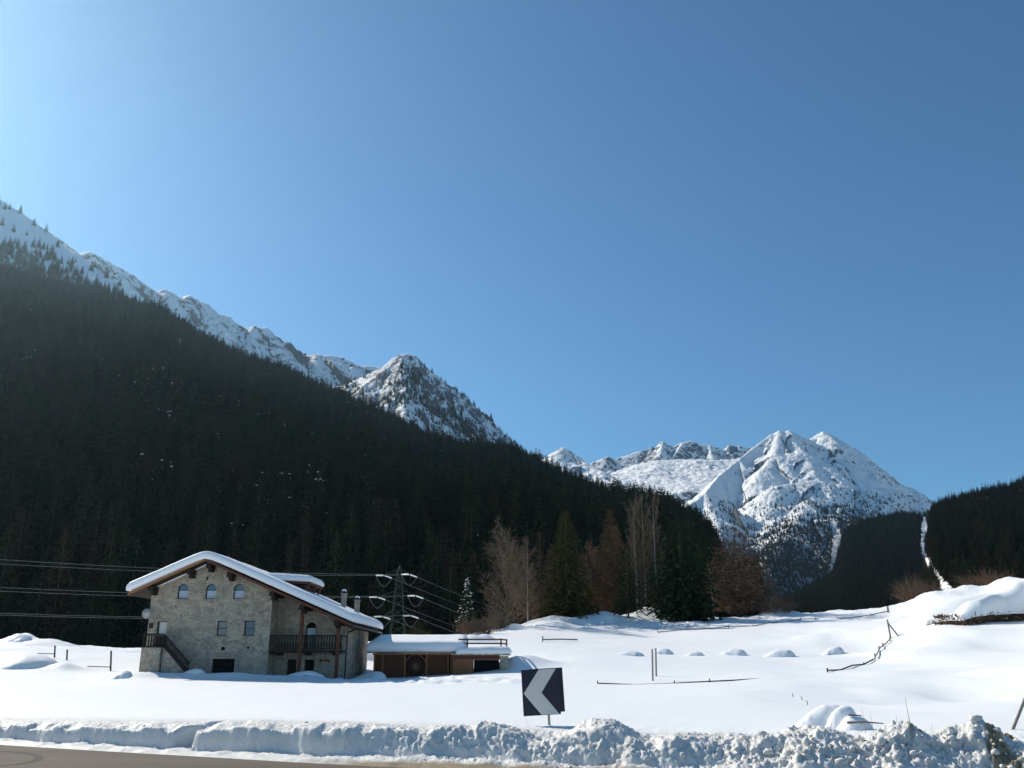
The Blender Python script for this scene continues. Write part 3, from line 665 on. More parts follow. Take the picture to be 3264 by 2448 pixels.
# bare broadleaf trees: trunk, limbs, twigs
def bare_crown(h, r, rg, limbs=30, per=9, tw=0.05, base=0.22, upward=0.9, tall=True):
    P0 = []; D = []; L = []; W = []
    b = MB()
    for i in range(limbs):
        f = base + (0.96 - base) * (i + rg.random()) / limbs
        a_ = rg.random() * 6.283; ln = r * (1.25 - 0.75 * f) * (0.65 + 0.6 * rg.random()) * (0.6 + min(1.0, (f - base) * 4 + 0.4) * 0.5)
        out = np.array([math.cos(a_), math.sin(a_), 0]); z0 = h * f
        k = 5; t = np.linspace(0, 1, k); rise = ln * (upward * (0.7 + 0.6 * rg.random()))
        pts = np.stack([out[0] * ln * t ** 0.85, out[1] * ln * t ** 0.85, z0 + rise * t ** 1.25], 1) + rg.normal(size=(k, 3)) * 0.08
        pts[0] = (0, 0, z0)
        b.tube(pts, 0.05 * (1.2 - f) + 0.022, 3, 0.012)
        for q in range(per):
            tt = 0.25 + 0.75 * (q + rg.random()) / per; j = min(int(tt * (k - 1)), k - 2); s_ = tt * (k - 1) - j
            p = pts[j] * (1 - s_) + pts[j + 1] * s_
            for _ in range(4):
                d = out * 0.6 + rg.normal(size=3) * 0.65 + np.array([0, 0, 0.75 * upward]); P0.append(p); D.append(d); l_ = ln * 0.42 * (0.5 + 0.7 * rg.random()) + 0.2; L.append(l_); W.append(tw)
                p2 = p + d / np.linalg.norm(d) * l_ * 0.5
                for _2 in range(2):
                    d2 = d + rg.normal(size=3) * 0.8; P0.append(p2); D.append(d2); L.append(l_ * 0.6); W.append(tw * 0.75)
    V, Fq = blades(np.array(P0), unit(np.array(D)), np.array(L), np.array(W), rg, 0.0)
    n = len(b.v); V2 = np.concatenate([np.array(b.v), V]);
    quads = [f for f in b.f if len(f) == 4]; tr = [f for f in b.f if len(f) == 3]
    return V2, np.concatenate([np.array(quads), Fq + n]), np.array(tr)

def tree(name, kind, base, label, cat='tree', group=None, seed=1, h=20, r=4, rot=0.0, crown=None, cm=None, tm=None, tr=0.25, lean=0.0):
    """crown: (verts, quads[, tris]) local"""
    t = thing(name, base, label, cat, group); t.rotation_euler.z = rot
    rg = np.random.default_rng(seed)
    me = np_mesh('crown', crown[0], crown[1], cm, False, None, crown[2] if len(crown) > 2 else None)
    link(bpy.data.objects.new('crown', me), t)
    b = trunk_mesh('trunk', h * 0.97, tr, tm, rg, lean)
    m2 = bpy.data.meshes.new('trunk'); m2.from_pydata(b.v, [], b.f); m2.materials.append(tm); link(bpy.data.objects.new('trunk', m2), t)
    return t
def copy_tree(src, loc, rot, s, label, group):
    o = src.copy(); col.objects.link(o); o.location = loc; o.rotation_euler = (0, 0, rot); o.scale = (s[0], s[0], s[1]); o['label'] = label; o['group'] = group
    for ch in list(src.children):
        c = ch.copy(); col.objects.link(c); c.parent = o
    return o

def spot(px, py, Y):
    p = P(px, py, Y); return Vector((p.x, p.y, fz(p.x, p.y) - 0.1))
def height_to(px, pytop, Y, base): return P(px, pytop, Y).z - base.z
GC = 'clump of trees at the back of the meadow'
def hero_conifer(name, px, pt, Y, hwpx, label, cm, seed, **k):
    b = spot(px, 1985, Y); h = height_to(px, pt, Y, b); r = hwpx / F * Y; rg = np.random.default_rng(seed)
    c = conifer_crown(h, r, rg, **k); return tree(name, 'c', b, label, 'tree', GC, seed, h, r, 0, c, cm, M['bark'], max(0.16, h * 0.014))
def hero_bare(name, px, pt, Y, hwpx, label, cm, seed, tm=None, tr=None, lean=0.0, **k):
    b = spot(px, 1985, Y); h = height_to(px, pt, Y, b); r = hwpx / F * Y; rg = np.random.default_rng(seed)
    c = bare_crown(h, r, rg, **k); return tree(name, 'b', b, label, 'tree', GC, seed, h, r, 0, c, cm, tm or M['bark'], tr or max(0.1, h * 0.010), lean)
hero_bare('bare_tree', 1616, 1716, 146, 66, 'bare grey bushy broadleaf tree, leftmost of the clump beside the shed roof', M['twig'], 11, limbs=46, per=9, base=0.05, tw=0.05, upward=1.1)
hero_bare('bare_tree', 1682, 1718, 150, 36, 'thin bare grey tree with one pale upright stem left of the olive conifer', M['twig'], 12, M['bark_pale'], limbs=26, per=7, base=0.15, tw=0.04)
hero_conifer('larch_tree', 1722, 1692, 156, 58, 'brown leafless larch partly behind the olive conifer', M['larch'], 13, whorls=46, nb=9, nspray=9, blen=1.0, bw=0.07, droop=0.0, up=0.35, rnd=0.35, base=0.05)
hero_conifer('spruce_tree', 1808, 1622, 150, 94, 'tall dense olive green conifer with a pointed top', M['olive'], 14, whorls=52, nb=13, nspray=12, blen=1.15, bw=0.30, droop=0.35, shape=0.72, base=0.05, rnd=0.3)
hero_conifer('larch_tree', 1955, 1626, 158, 62, 'orange brown larch with a narrow pointed top right of the olive conifer', M['larch_orange'], 15, whorls=60, nb=13, nspray=12, blen=1.1, bw=0.10, droop=0.05, up=0.3, rnd=0.35, base=0.05, shape=0.7)
hero_bare('bare_tree', 1990, 1690, 160, 50, 'brown twiggy tree low behind the small dark spruce', M['twig_brown'], 16, limbs=34, per=8, base=0.05, tw=0.05)
hero_conifer('spruce_tree', 2004, 1722, 146, 52, 'small dark spruce with open drooping boughs on the snow mound', M['spruce'], 17, whorls=24, nb=8, nspray=11, blen=0.9, bw=0.26, droop=0.55, shape=0.8, base=0.12, rnd=0.35)
hero_bare('bare_tree', 2034, 1602, 154, 34, 'tall bare grey tree just right of the orange larch', M['twig'], 18, M['bark_pale'], limbs=38, per=7, base=0.2, tw=0.05, upward=1.9)
hero_bare('bare_tree', 2062, 1590, 156, 36, 'tallest bare grey tree, in the middle of the upright bare group', M['twig'], 19, M['bark_pale'], limbs=40, per=7, base=0.2, tw=0.05, upward=1.9)
hero_bare('bare_tree', 2098, 1600, 153, 34, 'tall bare grey tree leaning against the broad dark spruce', M['twig'], 20, M['bark_pale'], limbs=38, per=7, base=0.2, tw=0.05, upward=1.9)
hero_conifer('spruce_tree', 2178, 1652, 148, 104, 'broad dark green spruce, the darkest of the clump', M['spruce'], 21, whorls=54, nb=14, nspray=13, blen=1.2, bw=0.32, droop=0.4, base=0.03, rnd=0.28, topround=1)
hero_bare('bare_tree', 2278, 1782, 152, 20, 'slender pale leaning bare tree between broad spruce and brown larch', M['twig'], 22, M['bark_pale'], limbs=16, per=5, base=0.15, tw=0.045, lean=-0.05, upward=1.2)
hero_conifer('larch_tree', 2362, 1684, 156, 98, 'broad round topped brown larch, rightmost of the clump', M['larch'], 23, whorls=60, nb=16, nspray=15, blen=1.15, bw=0.12, droop=0.1, up=0.25, rnd=0.3, base=0.04, topround=1)
hero_conifer('spruce_tree', 2248, 1712, 162, 62, 'dark spruce behind the right shoulder of the broad dark spruce', M['spruce'], 25, whorls=40, nb=11, nspray=10, blen=1.1, bw=0.32, droop=0.4, base=0.04)
hero_bare('bare_tree', 1888, 1745, 162, 52, 'brown twiggy tree filling the gap between olive conifer and rusty larch', M['twig_brown'], 26, limbs=40, per=8, base=0.05, tw=0.05)
hero_bare('bare_tree', 1652, 1760, 160, 56, 'brown twiggy tree behind the leftmost bare grey tree', M['twig_brown'], 27, limbs=40, per=8, base=0.05, tw=0.05)
hero_conifer('larch_tree', 1760, 1735, 160, 50, 'dull brown larch close behind the left side of the olive conifer', M['larch'], 28, whorls=44, nb=11, nspray=10, blen=1.0, bw=0.09, droop=0.0, up=0.3, rnd=0.35, base=0.05)
sp_ = hero_conifer('spruce_tree', 1488, 1834, 168, 44, 'dark spruce speckled with clumps of snow beside the pylon wires', M['spruce'], 24, whorls=30, nb=9, nspray=9, blen=0.9, bw=0.3, droop=0.4, base=0.03)
# snow clumps resting on that spruce's boughs
rg = np.random.default_rng(3); cl = MB()
hS = height_to(1488, 1834, 168, sp_.location)
for _ in range(80):
    f = 0.1 + 0.85 * rg.random(); a_ = rg.random() * 6.28; rr = 2.5 * (1 - f) ** 0.85 * (0.7 + 0.35 * rg.random()); c = Vector((sp_.location.x + math.cos(a_) * rr, sp_.location.y + math.sin(a_) * rr, sp_.location.z + hS * f + 0.1)); s_ = 0.06 + 0.11 * rg.random()
    vs_ = [c + Vector((math.cos(k * 1.05) * s_ * 1.6, math.sin(k * 1.05) * s_ * 1.6, -0.03)) for k in range(6)] + [c + Vector((0, 0, s_ * 0.8)), c - Vector((0, 0, s_ * .5))]
    cl.add(vs_, [(k, (k + 1) % 6, 6) for k in range(6)] + [((k + 1) % 6, k, 7) for k in range(6)])
tag(cl.build('snow_clumps', M['snow_roof'], sp_, True), kind='stuff')

def shrub(name, px, py, Y, hwpx, hpx, label, cm, seed, n=260, cat='shrub', group='leafless shrubs', tw=0.05):
    b = spot(px, py, Y); h = hpx / F * Y; r = hwpx / F * Y; rg = np.random.default_rng(seed)
    a_ = rg.random(n) * 6.283; q = np.sqrt(rg.random(n)); P0 = np.stack([np.cos(a_) * q * r * 0.55, np.sin(a_) * q * r * 0.4, np.zeros(n) - 0.2], 1)
    D = np.stack([np.cos(a_) * q * r * 0.7, np.sin(a_) * q * r * 0.7, h * (1.0 - 0.45 * q * q)], 1) + rg.normal(size=(n, 3)) * 0.18 * h
    L = np.linalg.norm(D, axis=1) * (0.75 + 0.35 * rg.random(n)); D = unit(D)
    Ps = [P0]; Ds = [D]; Ls = [L]; Ws = [np.full(n, tw)]
    for _ in range(5):
        tt = 0.3 + 0.65 * rg.random(n); Ps.append(P0 + D * (L * tt)[:, None]); Ds.append(unit(D + rg.normal(size=(n, 3)) * 0.55)); Ls.append(L * 0.32 * (0.6 + 0.7 * rg.random(n))); Ws.append(np.full(n, tw * 0.75))
    V, Fq = blades(np.concatenate(Ps), np.concatenate(Ds), np.concatenate(Ls), np.concatenate(Ws), rg)
    o = bpy.data.objects.new(name, mesh_only(name, V, Fq, cm)); o.location = b; link(o); tag(o, label, cat, group); return o
shrub('leafless_shrub', 2482, 1953, 150, 52, 52, 'low brown shrub right of the broad brown larch', M['twig_brown'], 31)
shrub('leafless_shrub', 2925, 1893, 160, 68, 66, 'wide rusty brown shrub on the snowy rise below the right snow chute', M['larch'], 32, 420)
shrub('leafless_shrub', 3150, 1882, 160, 80, 58, 'dark red brown shrub on the snowy rise near the right edge', M['twig_brown'], 33, 420)
shrub('leafless_shrub', 1515, 2025, 128, 60, 56, 'tangled brown shrub behind the terrace railing', M['twig_brown'], 34, 300)
shrub('leafless_shrub', 1590, 2010, 140, 40, 60, 'grey brown brush at the foot of the leftmost bare tree', M['twig'], 35, 240)
shrub('leafless_shrub', 1330, 2030, 150, 40, 52, 'olive brown brush at the foot of the pylon', M['olive'], 36, 240)
shrub('leafless_shrub', 1760, 1985, 162, 90, 110, 'grey brown undergrowth behind the olive conifer', M['twig_brown'], 38, 420)
shrub('leafless_shrub', 1900, 1980, 164, 70, 120, 'brown undergrowth between olive conifer and orange brown larch', M['twig_brown'], 39, 420)
shrub('leafless_shrub', 2090, 1965, 160, 60, 90, 'brown undergrowth between small spruce and broad dark spruce', M['twig_brown'], 37, 300)

# the forest on the left hillside: the nearest trees one by one, the rest as one mass
protos = []
for i, (h, r, kw) in enumerate(((24, 4.6, dict(whorls=28, nb=9, nspray=8, blen=1.5, bw=0.6, droop=0.4, shape=0.8)), (20, 4.4, dict(whorls=26, nb=9, nspray=8, blen=1.4, bw=0.65, droop=0.3, shape=0.65, rnd=0.35)), (26, 4.8, dict(whorls=28, nb=9, nspray=8, blen=1.6, bw=0.55, droop=0.5, rnd=0.4)))):
    protos.append((conifer_crown(h, r, np.random.default_rng(200 + i), **kw), h, r, M['spruce_forest']))
protos.append((conifer_crown(22, 4.4, np.random.default_rng(204), whorls=30, nb=9, nspray=8, blen=1.5, bw=0.36, droop=0.0, up=0.3, rnd=0.35), 23, 3.4, M['larch_forest']))
rg = np.random.default_rng(77)
def forest_points(n, a0, a1, rg):
    a = a0 + (a1 - a0) * rg.random(n); _, _, yb, y1, y2 = hill_cols(a)
    Y = np.sqrt(yb ** 2 + (y1 ** 2 - yb ** 2) * rg.random(n)); X = a * Y
    return X, Y
X, Y = forest_points(27000, -0.80, 0.275, rg)
a = X / Y; _, _, yb, y1, y2 = hill_cols(a)
keep = rg.random(len(X)) < np.clip(1.15 - 0.45 * (Y - 300) / 900, 0.5, 1)
X, Y = X[keep], Y[keep]; Z = hill_z(X, Y) - 0.4
order = np.argsort(Y); X, Y, Z = X[order], Y[order], Z[order]
px, py = proj(X, Y, Z + 12)
near = (px > -40) & (px < 2330)
# thin the nearest belt a little so single trees stay readable, then choose the 300 nearest in view
idx_near = np.nonzero(near)[0]
pick = []; occ = []
for i in idx_near:
    if len(pick) >= 290: break
    ok = True
    for j in pick[-60:]:
        if (X[i] - X[j]) ** 2 + (Y[i] - Y[j]) ** 2 < 12: ok = False; break
    if ok: pick.append(i)
pick = np.array(pick); mask = np.ones(len(X), bool); mask[pick] = False
mask &= ~((np.arange(len(X)) < pick.max()) & near & (rg.random(len(X)) < 0.6))
SRC = []; kinds = rg.choice(4, size=len(pick), p=[0.26, 0.24, 0.22, 0.28])
LABS = ['dark spruce in the front ranks of the shaded hillside forest', 'dark spruce in the front ranks of the shaded hillside forest', 'dark spruce in the front ranks of the shaded hillside forest', 'brownish leafless larch in the front ranks of the shaded hillside forest']
GRP = ['spruces along the foot of the forest'] * 3 + ['larches along the foot of the forest']
for n_, i in enumerate(pick):
    k = int(kinds[n_]); loc = (X[i], Y[i], Z[i]); s = 0.6 + 0.5 * rg.random(); s2 = s * (0.85 + 0.3 * rg.random()); rot = rg.random() * 6.28
    src = next((q for q in SRC if q[0] == k), None)
    if src is None:
        c, h, r, cm = protos[k]
        t = tree('larch_tree' if k == 3 else 'spruce_tree', 'f', loc, LABS[k], 'tree', GRP[k], 300 + k, h, r, rot, c, cm, M['bark'], 0.24)
        t.scale = (s, s, s2); SRC.append((k, t))
    else: copy_tree(src[1], loc, rot, (s, s2), LABS[k], GRP[k])
SRC.sort(key=lambda q: q[0])
CROWNS = [next(c for c in t.children if c.name.startswith('crown')) for k, t in SRC]

def scatter(name, X, Y, Z, kind, scale, label, objs, tall=1.0, seed=5):
    me = bpy.data.meshes.new(name); n = len(X); rg = np.random.default_rng(seed)
    me.vertices.add(n); me.vertices.foreach_set('co', np.stack([X, Y, Z], 1).astype(np.float32).ravel())
    for an, t, v in (('pick', 'INT', np.asarray(kind, np.int32)), ('size', 'FLOAT', np.asarray(scale, np.float32)), ('turn', 'FLOAT', (rg.random(n) * 6.283).astype(np.float32))):
        A = me.attributes.new(an, t, 'POINT'); A.data.foreach_set('value', v)
    o = link(bpy.data.objects.new(name, me)); tag(o, label, kind='stuff')
    ng = bpy.data.node_groups.new(name, 'GeometryNodeTree')
    ng.interface.new_socket('Geometry', in_out='INPUT', socket_type='NodeSocketGeometry'); ng.interface.new_socket('Geometry', in_out='OUTPUT', socket_type='NodeSocketGeometry')
    nn = ng.nodes; gi = nn.new('NodeGroupInput'); go = nn.new('NodeGroupOutput'); ip = nn.new('GeometryNodeInstanceOnPoints'); jn = nn.new('GeometryNodeJoinGeometry')
    for ob in reversed(objs):
        oi = nn.new('GeometryNodeObjectInfo'); oi.inputs['Object'].default_value = ob; oi.inputs['As Instance'].default_value = True; oi.transform_space = 'ORIGINAL'
        ng.links.new(oi.outputs['Geometry'], jn.inputs[0])
    def attr(nm, ty):
        q = nn.new('GeometryNodeInputNamedAttribute'); q.data_type = ty; q.inputs['Name'].default_value = nm
        return q.outputs[0]
    ng.links.new(gi.outputs[0], ip.inputs['Points']); ng.links.new(jn.outputs[0], ip.inputs['Instance']); ip.inputs['Pick Instance'].default_value = True
    ng.links.new(attr('pick', 'INT'), ip.inputs['Instance Index'])
    cx = nn.new('ShaderNodeCombineXYZ'); ng.links.new(attr('turn', 'FLOAT'), cx.inputs[2])
    er = nn.new('FunctionNodeEulerToRotation'); ng.links.new(cx.outputs[0], er.inputs[0]); ng.links.new(er.outputs[0], ip.inputs['Rotation'])
    cs = nn.new('ShaderNodeCombineXYZ'); sa_ = attr('size', 'FLOAT')
    mu = nn.new('ShaderNodeMath'); mu.operation = 'MULTIPLY'; mu.inputs[1].default_value = tall; ng.links.new(sa_, mu.inputs[0])
    ng.links.new(sa_, cs.inputs[0]); ng.links.new(sa_, cs.inputs[1]); ng.links.new(mu.outputs[0], cs.inputs[2]); ng.links.new(cs.outputs[0], ip.inputs['Scale'])
    ng.links.new(ip.outputs[0], go.inputs[0])
    md = o.modifiers.new('scatter', 'NODES'); md.node_group = ng
    return o
Xm, Ym, Zm = X[mask], Y[mask], Z[mask]
kd = rg.choice(4, size=len(Xm), p=[0.33, 0.28, 0.25, 0.14])
patch = fbm(Xm * 0.008, Ym * 0.008, 3, 92) > 0.15; kd = np.where(patch & (rg.random(len(kd)) < 0.35), 3, kd)
scatter('hillside_forest', Xm, Ym, Zm, kd, 0.5 + 0.65 * rg.random(len(Xm)) ** 1.3, 'dense dark conifer forest covering the left hillside', CROWNS)
# clumps of snow still caught on some of the crowns
rs = np.random.default_rng(88); cn = fbm(Xm * 0.012, Ym * 0.012, 3, 93); w_ = np.clip(cn - 0.05, 0, 1) ** 1.5 * (Ym < 950) + 0.004 * (Ym < 950); w_ /= w_.sum()
VV = []; FF = []; k0 = 0
for i in rs.choice(len(Xm), size=620, replace=False, p=w_):
    for _ in range(int(rs.integers(1, 5))):
        f_ = 0.45 + 0.5 * rs.random(); an = -math.pi / 2 + rs.normal() * 0.9; rr = 3.4 * (1 - f_) + 0.3; c_ = np.array([Xm[i] + math.cos(an) * rr, Ym[i] + math.sin(an) * rr, Zm[i] + 18 * f_]); s_ = 0.2 + 0.55 * rs.random() ** 2
        ring = np.array([[math.cos(q * 1.257) * s_ * (0.8 + 0.7 * rs.random()), math.sin(q * 1.257) * s_, -0.2 * s_ * rs.random()] for q in range(5)] + [[0, 0, s_ * 0.6], [0, 0, -s_ * 0.4]])
        VV.append(c_ + ring); FF += [[k0 + q, k0 + (q + 1) % 5, k0 + 5] for q in range(5)] + [[k0 + (q + 1) % 5, k0 + q, k0 + 6] for q in range(5)]; k0 += 7
tag(np_obj('crown_snow', np.concatenate(VV), None, M['snow_roof'], None, True, None, np.array(FF)), 'flecks of snow caught in the forest crowns', kind='stuff')
# scattered trees on the snow slope above the forest
n = 2600; a = -0.85 + 0.62 * rg.random(n); e1, e2, yb, y1, y2 = hill_cols(a); q = rg.random(n) ** 1.7; Y = y1 - 20 + q * (y2 - y1 + 25); X = a * Y
cl_ = fbm(X * 0.012, Y * 0.012, 3, 95); keep = (rg.random(n) < np.clip((1 - q) * 1.1 - 0.25 + 1.1 * cl_, 0.02, 1)); X, Y = X[keep], Y[keep]
scatter('slope_trees', X, Y, hill_z(X, Y) - 0.4, rg.choice(4, size=len(X), p=[0.3, 0.2, 0.2, 0.3]), 0.5 + 0.5 * rg.random(len(X)), 'scattered trees thinning out up the snow slope', CROWNS)
# trees on the rocky knob, the white peak and the wooded hills
def scat_massif(name, ms, px0, px1, y0, y1, n, dens, size, label, probs, seed):
    rg = np.random.default_rng(seed); a = ae(px0, 1500)[0] + (ae(px1, 1500)[0] - ae(px0, 1500)[0]) * rg.random(n); Y = y0 + (y1 - y0) * rg.random(n); X = a * Y
    Z = ms(X, Y); k = rg.random(n) < dens(X, Y, Z); X, Y, Z = X[k], Y[k], Z[k]
    scatter(name, X, Y, Z - 0.6, rg.choice(4, size=len(X), p=probs), size * (0.6 + 0.6 * rg.random(len(X))), label, CROWNS, 1.0, seed)
scat_massif('knob_trees', KNOB.z, 1080, 1720, 1680, 2260, 5200, lambda X, Y, Z: np.clip(0.22 + 0.9 * fbm(X * 0.012, Y * 0.012, 3, 97), 0, 0.8), 0.62, 'small trees clinging to the rocky summit', [0.4, 0.3, 0.25, 0.05], 401)
def _dn(X, Y, Z):
    lim = np.interp(X / Y, [ae(2050, 1700)[0], ae(2250, 1600)[0], ae(2500, 1580)[0], ae(2700, 1580)[0], ae(2950, 1640)[0]], [430, 540, 590, 610, 600])
    c = fbm(X * 0.005, Y * 0.005, 4, 191); k = sstep(lim, lim - 380, Z + 130 * c)
    px, py = proj(X, Y, Z); ch = (np.abs(px - np.interp(py, [1690, 1740, 1830], [2665, 2672, 2662])) < 17 + 8 * c) & (py > 1670)
    return np.where(ch, 0.0, 0.07 * (Z < lim + 60) + 0.93 * k)
scat_massif('mountain_forest', PEAK.z, 1900, 3150, 2480, 3950, 52000, _dn, 0.62, 'sparse larch and spruce woods on the white peak', [0.25, 0.2, 0.2, 0.35], 402)
scat_massif('hill_forest', zE, 2190, 3200, 920, 1960, 16000, lambda X, Y, Z: 0.95 * (1 - chute_f(X, Y, Z)), 0.62, 'dark woods on the middle distance hill', [0.3, 0.25, 0.25, 0.2], 403)
scat_massif('spur_forest', zF, 2830, 3900, 350, 1130, 9000, lambda X, Y, Z: 0.95 * (1 - chute_f(X, Y, Z)) * np.clip((Y / 700) ** 1, 0.25, 1), 0.5, 'dark woods on the right hand spur', [0.3, 0.2, 0.2, 0.3], 404)

# ------------------------------------------------------------------ the stone house
YF = 70.0; YL = 71.9; YB = 83.6                       # facade, loggia wall, back wall
XL = P(471, 2000, YF).x; XM = P(861, 2000, YF).x; XR = P(1097, 2060, YL).x
ZG = fz((XL + XR) / 2, YF) - 0.6
YR0, YR1 = 68.6, 84.3                                 # roof front and back edges
apex = P(654, 1781, YR0); eaL = P(408, 1890, YR0); eaR = P(1121, 1989, YR0)
AX, AZ = apex.x, apex.z
kL = (AZ - eaL.z) / (AX - eaL.x); kR = (AZ - eaR.z) / (eaR.x - AX); RT = 0.16
def roof_top(x): return AZ - (kL * (AX - x) if x < AX else kR * (x - AX))
def roof_under(x): return roof_top(x) - RT - 0.02
house = thing('stone_house', (AX, YF, ZG), 'large stone farmhouse with thick snow on its gabled roof', 'house')
def wall_with_holes(outer, holes, y, depth, m, name, parent, flip=1):
    """outer/holes: lists of (x,z); the wall front at y with reveals going back by depth"""
    polys = [[Vector((x, z, 0)) for x, z in outer]] + [[Vector((x, z, 0)) for x, z in h] for h in holes]
    flat = [p for q in polys for p in q]; tris = tessellate_polygon(polys)
    b = MB(); b.add([(p.x, y, p.y) for p in flat], [tuple(t) for t in tris])
    for h in holes:
        n = len(h); b.add([(x, y, z) for x, z in h] + [(x, y + depth, z) for x, z in h], [(i, (i + 1) % n, n + (i + 1) % n, n + i) for i in range(n)])
    return b.build(name, m, parent)
def rect(px0, px1, py0, py1, Y):
    a = P((px0 + px1) / 2 - (px1 - px0) / 2, (py0 + py1) / 2, Y); b = P(px1, (py0 + py1) / 2, Y)
    z1 = P(px0, py0, Y).z; z0 = P(px0, py1, Y).z; return (a.x, b.x, z0, z1)
def rpts(r): x0, x1, z0, z1 = r; return [(x0, z0), (x1, z0), (x1, z1), (x0, z1)]
def apts(r, n=10):
    x0, x1, z0, z1 = r; rad = (x1 - x0) / 2; cx = (x0 + x1) / 2; zc = z1 - rad
    return [(x0, z0), (x1, z0)] + [(cx + rad * math.cos(math.pi * i / n), zc + rad * math.sin(math.pi * i / n)) for i in range(n + 1)]
arches = [rect(c - 16.5, c + 16.5, 1861, 1909, YF) for c in (583, 672, 761)]
rects = [rect(691, 724, 1979, 2026, YF), rect(778, 812, 1979, 2026, YF)]
door_r = rect(499, 530, 1981, 2046, YF); gar = rect(674, 746, 2100, 2158, YF)
vent1 = rect(704, 717, 2062, 2073, YF); vent2 = rect(786, 794, 2061, 2068, YF); slot = rect(657, 663, 1838, 1850, YF)
gar = (gar[0], gar[1], ZG + 0.25, gar[3])
front_outer = [(XL, ZG), (XM, ZG), (XM, roof_under(XM)), (AX, roof_under(AX)), (XL, roof_under(XL))]
fw = wall_with_holes(front_outer, [apts(r) for r in arches] + [rpts(r) for r in rects + [door_r, gar, vent1, vent2, slot]], YF, 0.28, M['stone'], 'front_wall', house)
log_door = rect(974, 1007, 1983, 2066, YL); gdoor = rect(914, 944, 2102, 2160, YL); gwin = rect(971, 1001, 2103, 2138, YL)
gdoor = (gdoor[0], gdoor[1], ZG + 0.2, gdoor[3])
wall_with_holes([(XM - 0.02, ZG), (XR, ZG), (XR, roof_under(XR)), (XM - 0.02, roof_under(XM))], [apts(log_door), rpts(gdoor), rpts(gwin)], YL, 0.3, M['stone'], 'loggia_wall', house)
b = MB(); b.add([(XM, YF, ZG), (XM, YL, ZG), (XM, YL, roof_under(XM)), (XM, YF, roof_under(XM))], [(0, 1, 2, 3)]); b.build('return_wall', M['stone'], house)
b = MB(); b.add([(XR, YL, ZG), (XR, YB, ZG), (XR, YB, roof_under(XR)), (XR, YL, roof_under(XR))], [(0, 1, 2, 3)]); sw = b.build('side_wall', M['stone'], house)
b = MB(); b.add([(XL, YB, ZG), (XL, YF, ZG), (XL, YF, roof_under(XL)), (XL, YB, roof_under(XL))], [(0, 1, 2, 3)]); b.build('side_wall', M['stone'], house)
b = MB(); b.add([(XL, YB, ZG), (XL, YB, roof_under(XL)), (AX, YB, roof_under(AX)), (XR, YB, roof_under(XR)), (XR, YB, ZG)], [(0, 1, 2, 3, 4)]); b.build('back_wall', M['stone'], house)
# quoin-like buttress strips on the side wall
for yy in (72.9, 78.5):
    b = MB(); b.box(XR + 0.003, XR + 0.12, yy, yy + 0.7, ZG, roof_under(XR + 0.12) - 0.35); b.build('pilaster', M['stone'], house)
def window(name, r, y, arch=False, upper='glass', lower='curtain', split=0.42, depth=0.22, frame='wood_dark', bars=False):
    x0, x1, z0, z1 = r; fw_ = 0.05; yy = y + depth
    b = MB(); out = apts(r) if arch else rpts(r)
    n = len(out); cx = (x0 + x1) / 2; cz = (z0 + z1) / 2
    inn = [(cx + (x - cx) * (1 - 2 * fw_ / (x1 - x0)), cz + (z - cz) * (1 - 2 * fw_ / (z1 - z0))) for x, z in out]
    vs_ = [(x, yy - 0.05, z) for x, z in out] + [(x, yy - 0.05, z) for x, z in inn] + [(x, yy, z) for x, z in inn]
    b.add(vs_, [(i, (i + 1) % n, n + (i + 1) % n, n + i) for i in range(n)] + [(n + i, n + (i + 1) % n, 2 * n + (i + 1) % n, 2 * n + i) for i in range(n)])
    win = b.build(name, M[frame], house)
    zs = z1 - (z1 - z0) * split
    up_ = [(x, z) for x, z in inn if z >= zs]; ix0 = min(x for x, _ in inn); ix1 = max(x for x, _ in inn)
    top_poly = [(ix0, zs), (ix1, zs)] + [q for q in inn if q[1] > zs + 0.01]
    if not arch: top_poly = [(ix0, zs), (ix1, zs), (ix1, inn[2][1]), (ix0, inn[2][1])]
    q = MB(); q.add([(x, yy - 0.012, z) for x, z in top_poly], [tuple(range(len(top_poly)))]); q.build('pane', M[upper], win)
    q = MB(); q.add([(ix0, yy - 0.012, inn[0][1]), (ix1, yy - 0.012, inn[0][1]), (ix1, yy - 0.012, zs), (ix0, yy - 0.012, zs)], [(0, 1, 2, 3)]); q.build('pane', M[lower], win)
    q = MB(); q.box(ix0, ix1, yy - 0.055, yy - 0.016, zs - 0.02, zs + 0.02); q.build('glazing_bar', M[frame], win)
    return win
for r in arches:
    wn = window('window', r, YF, True)
    b = MB(); b.box(r[0] - 0.1, r[1] + 0.1, YF - 0.09, YF + 0.2, r[2] - 0.09, r[2] - 0.004); b.build('sill', M['concrete'], wn)
window('window', rects[0], YF, False, 'blind', 'blind', 0.5); window('window', rects[1], YF, False, 'blind_blue', 'blind_blue', 0.5)
for r in rects:
    b = MB(); b.box(r[0] - 0.12, r[1] + 0.12, YF - 0.05, YF + 0.1, r[2] - 0.08, r[2] - 0.004); b.build('sill', M['concrete'], house)
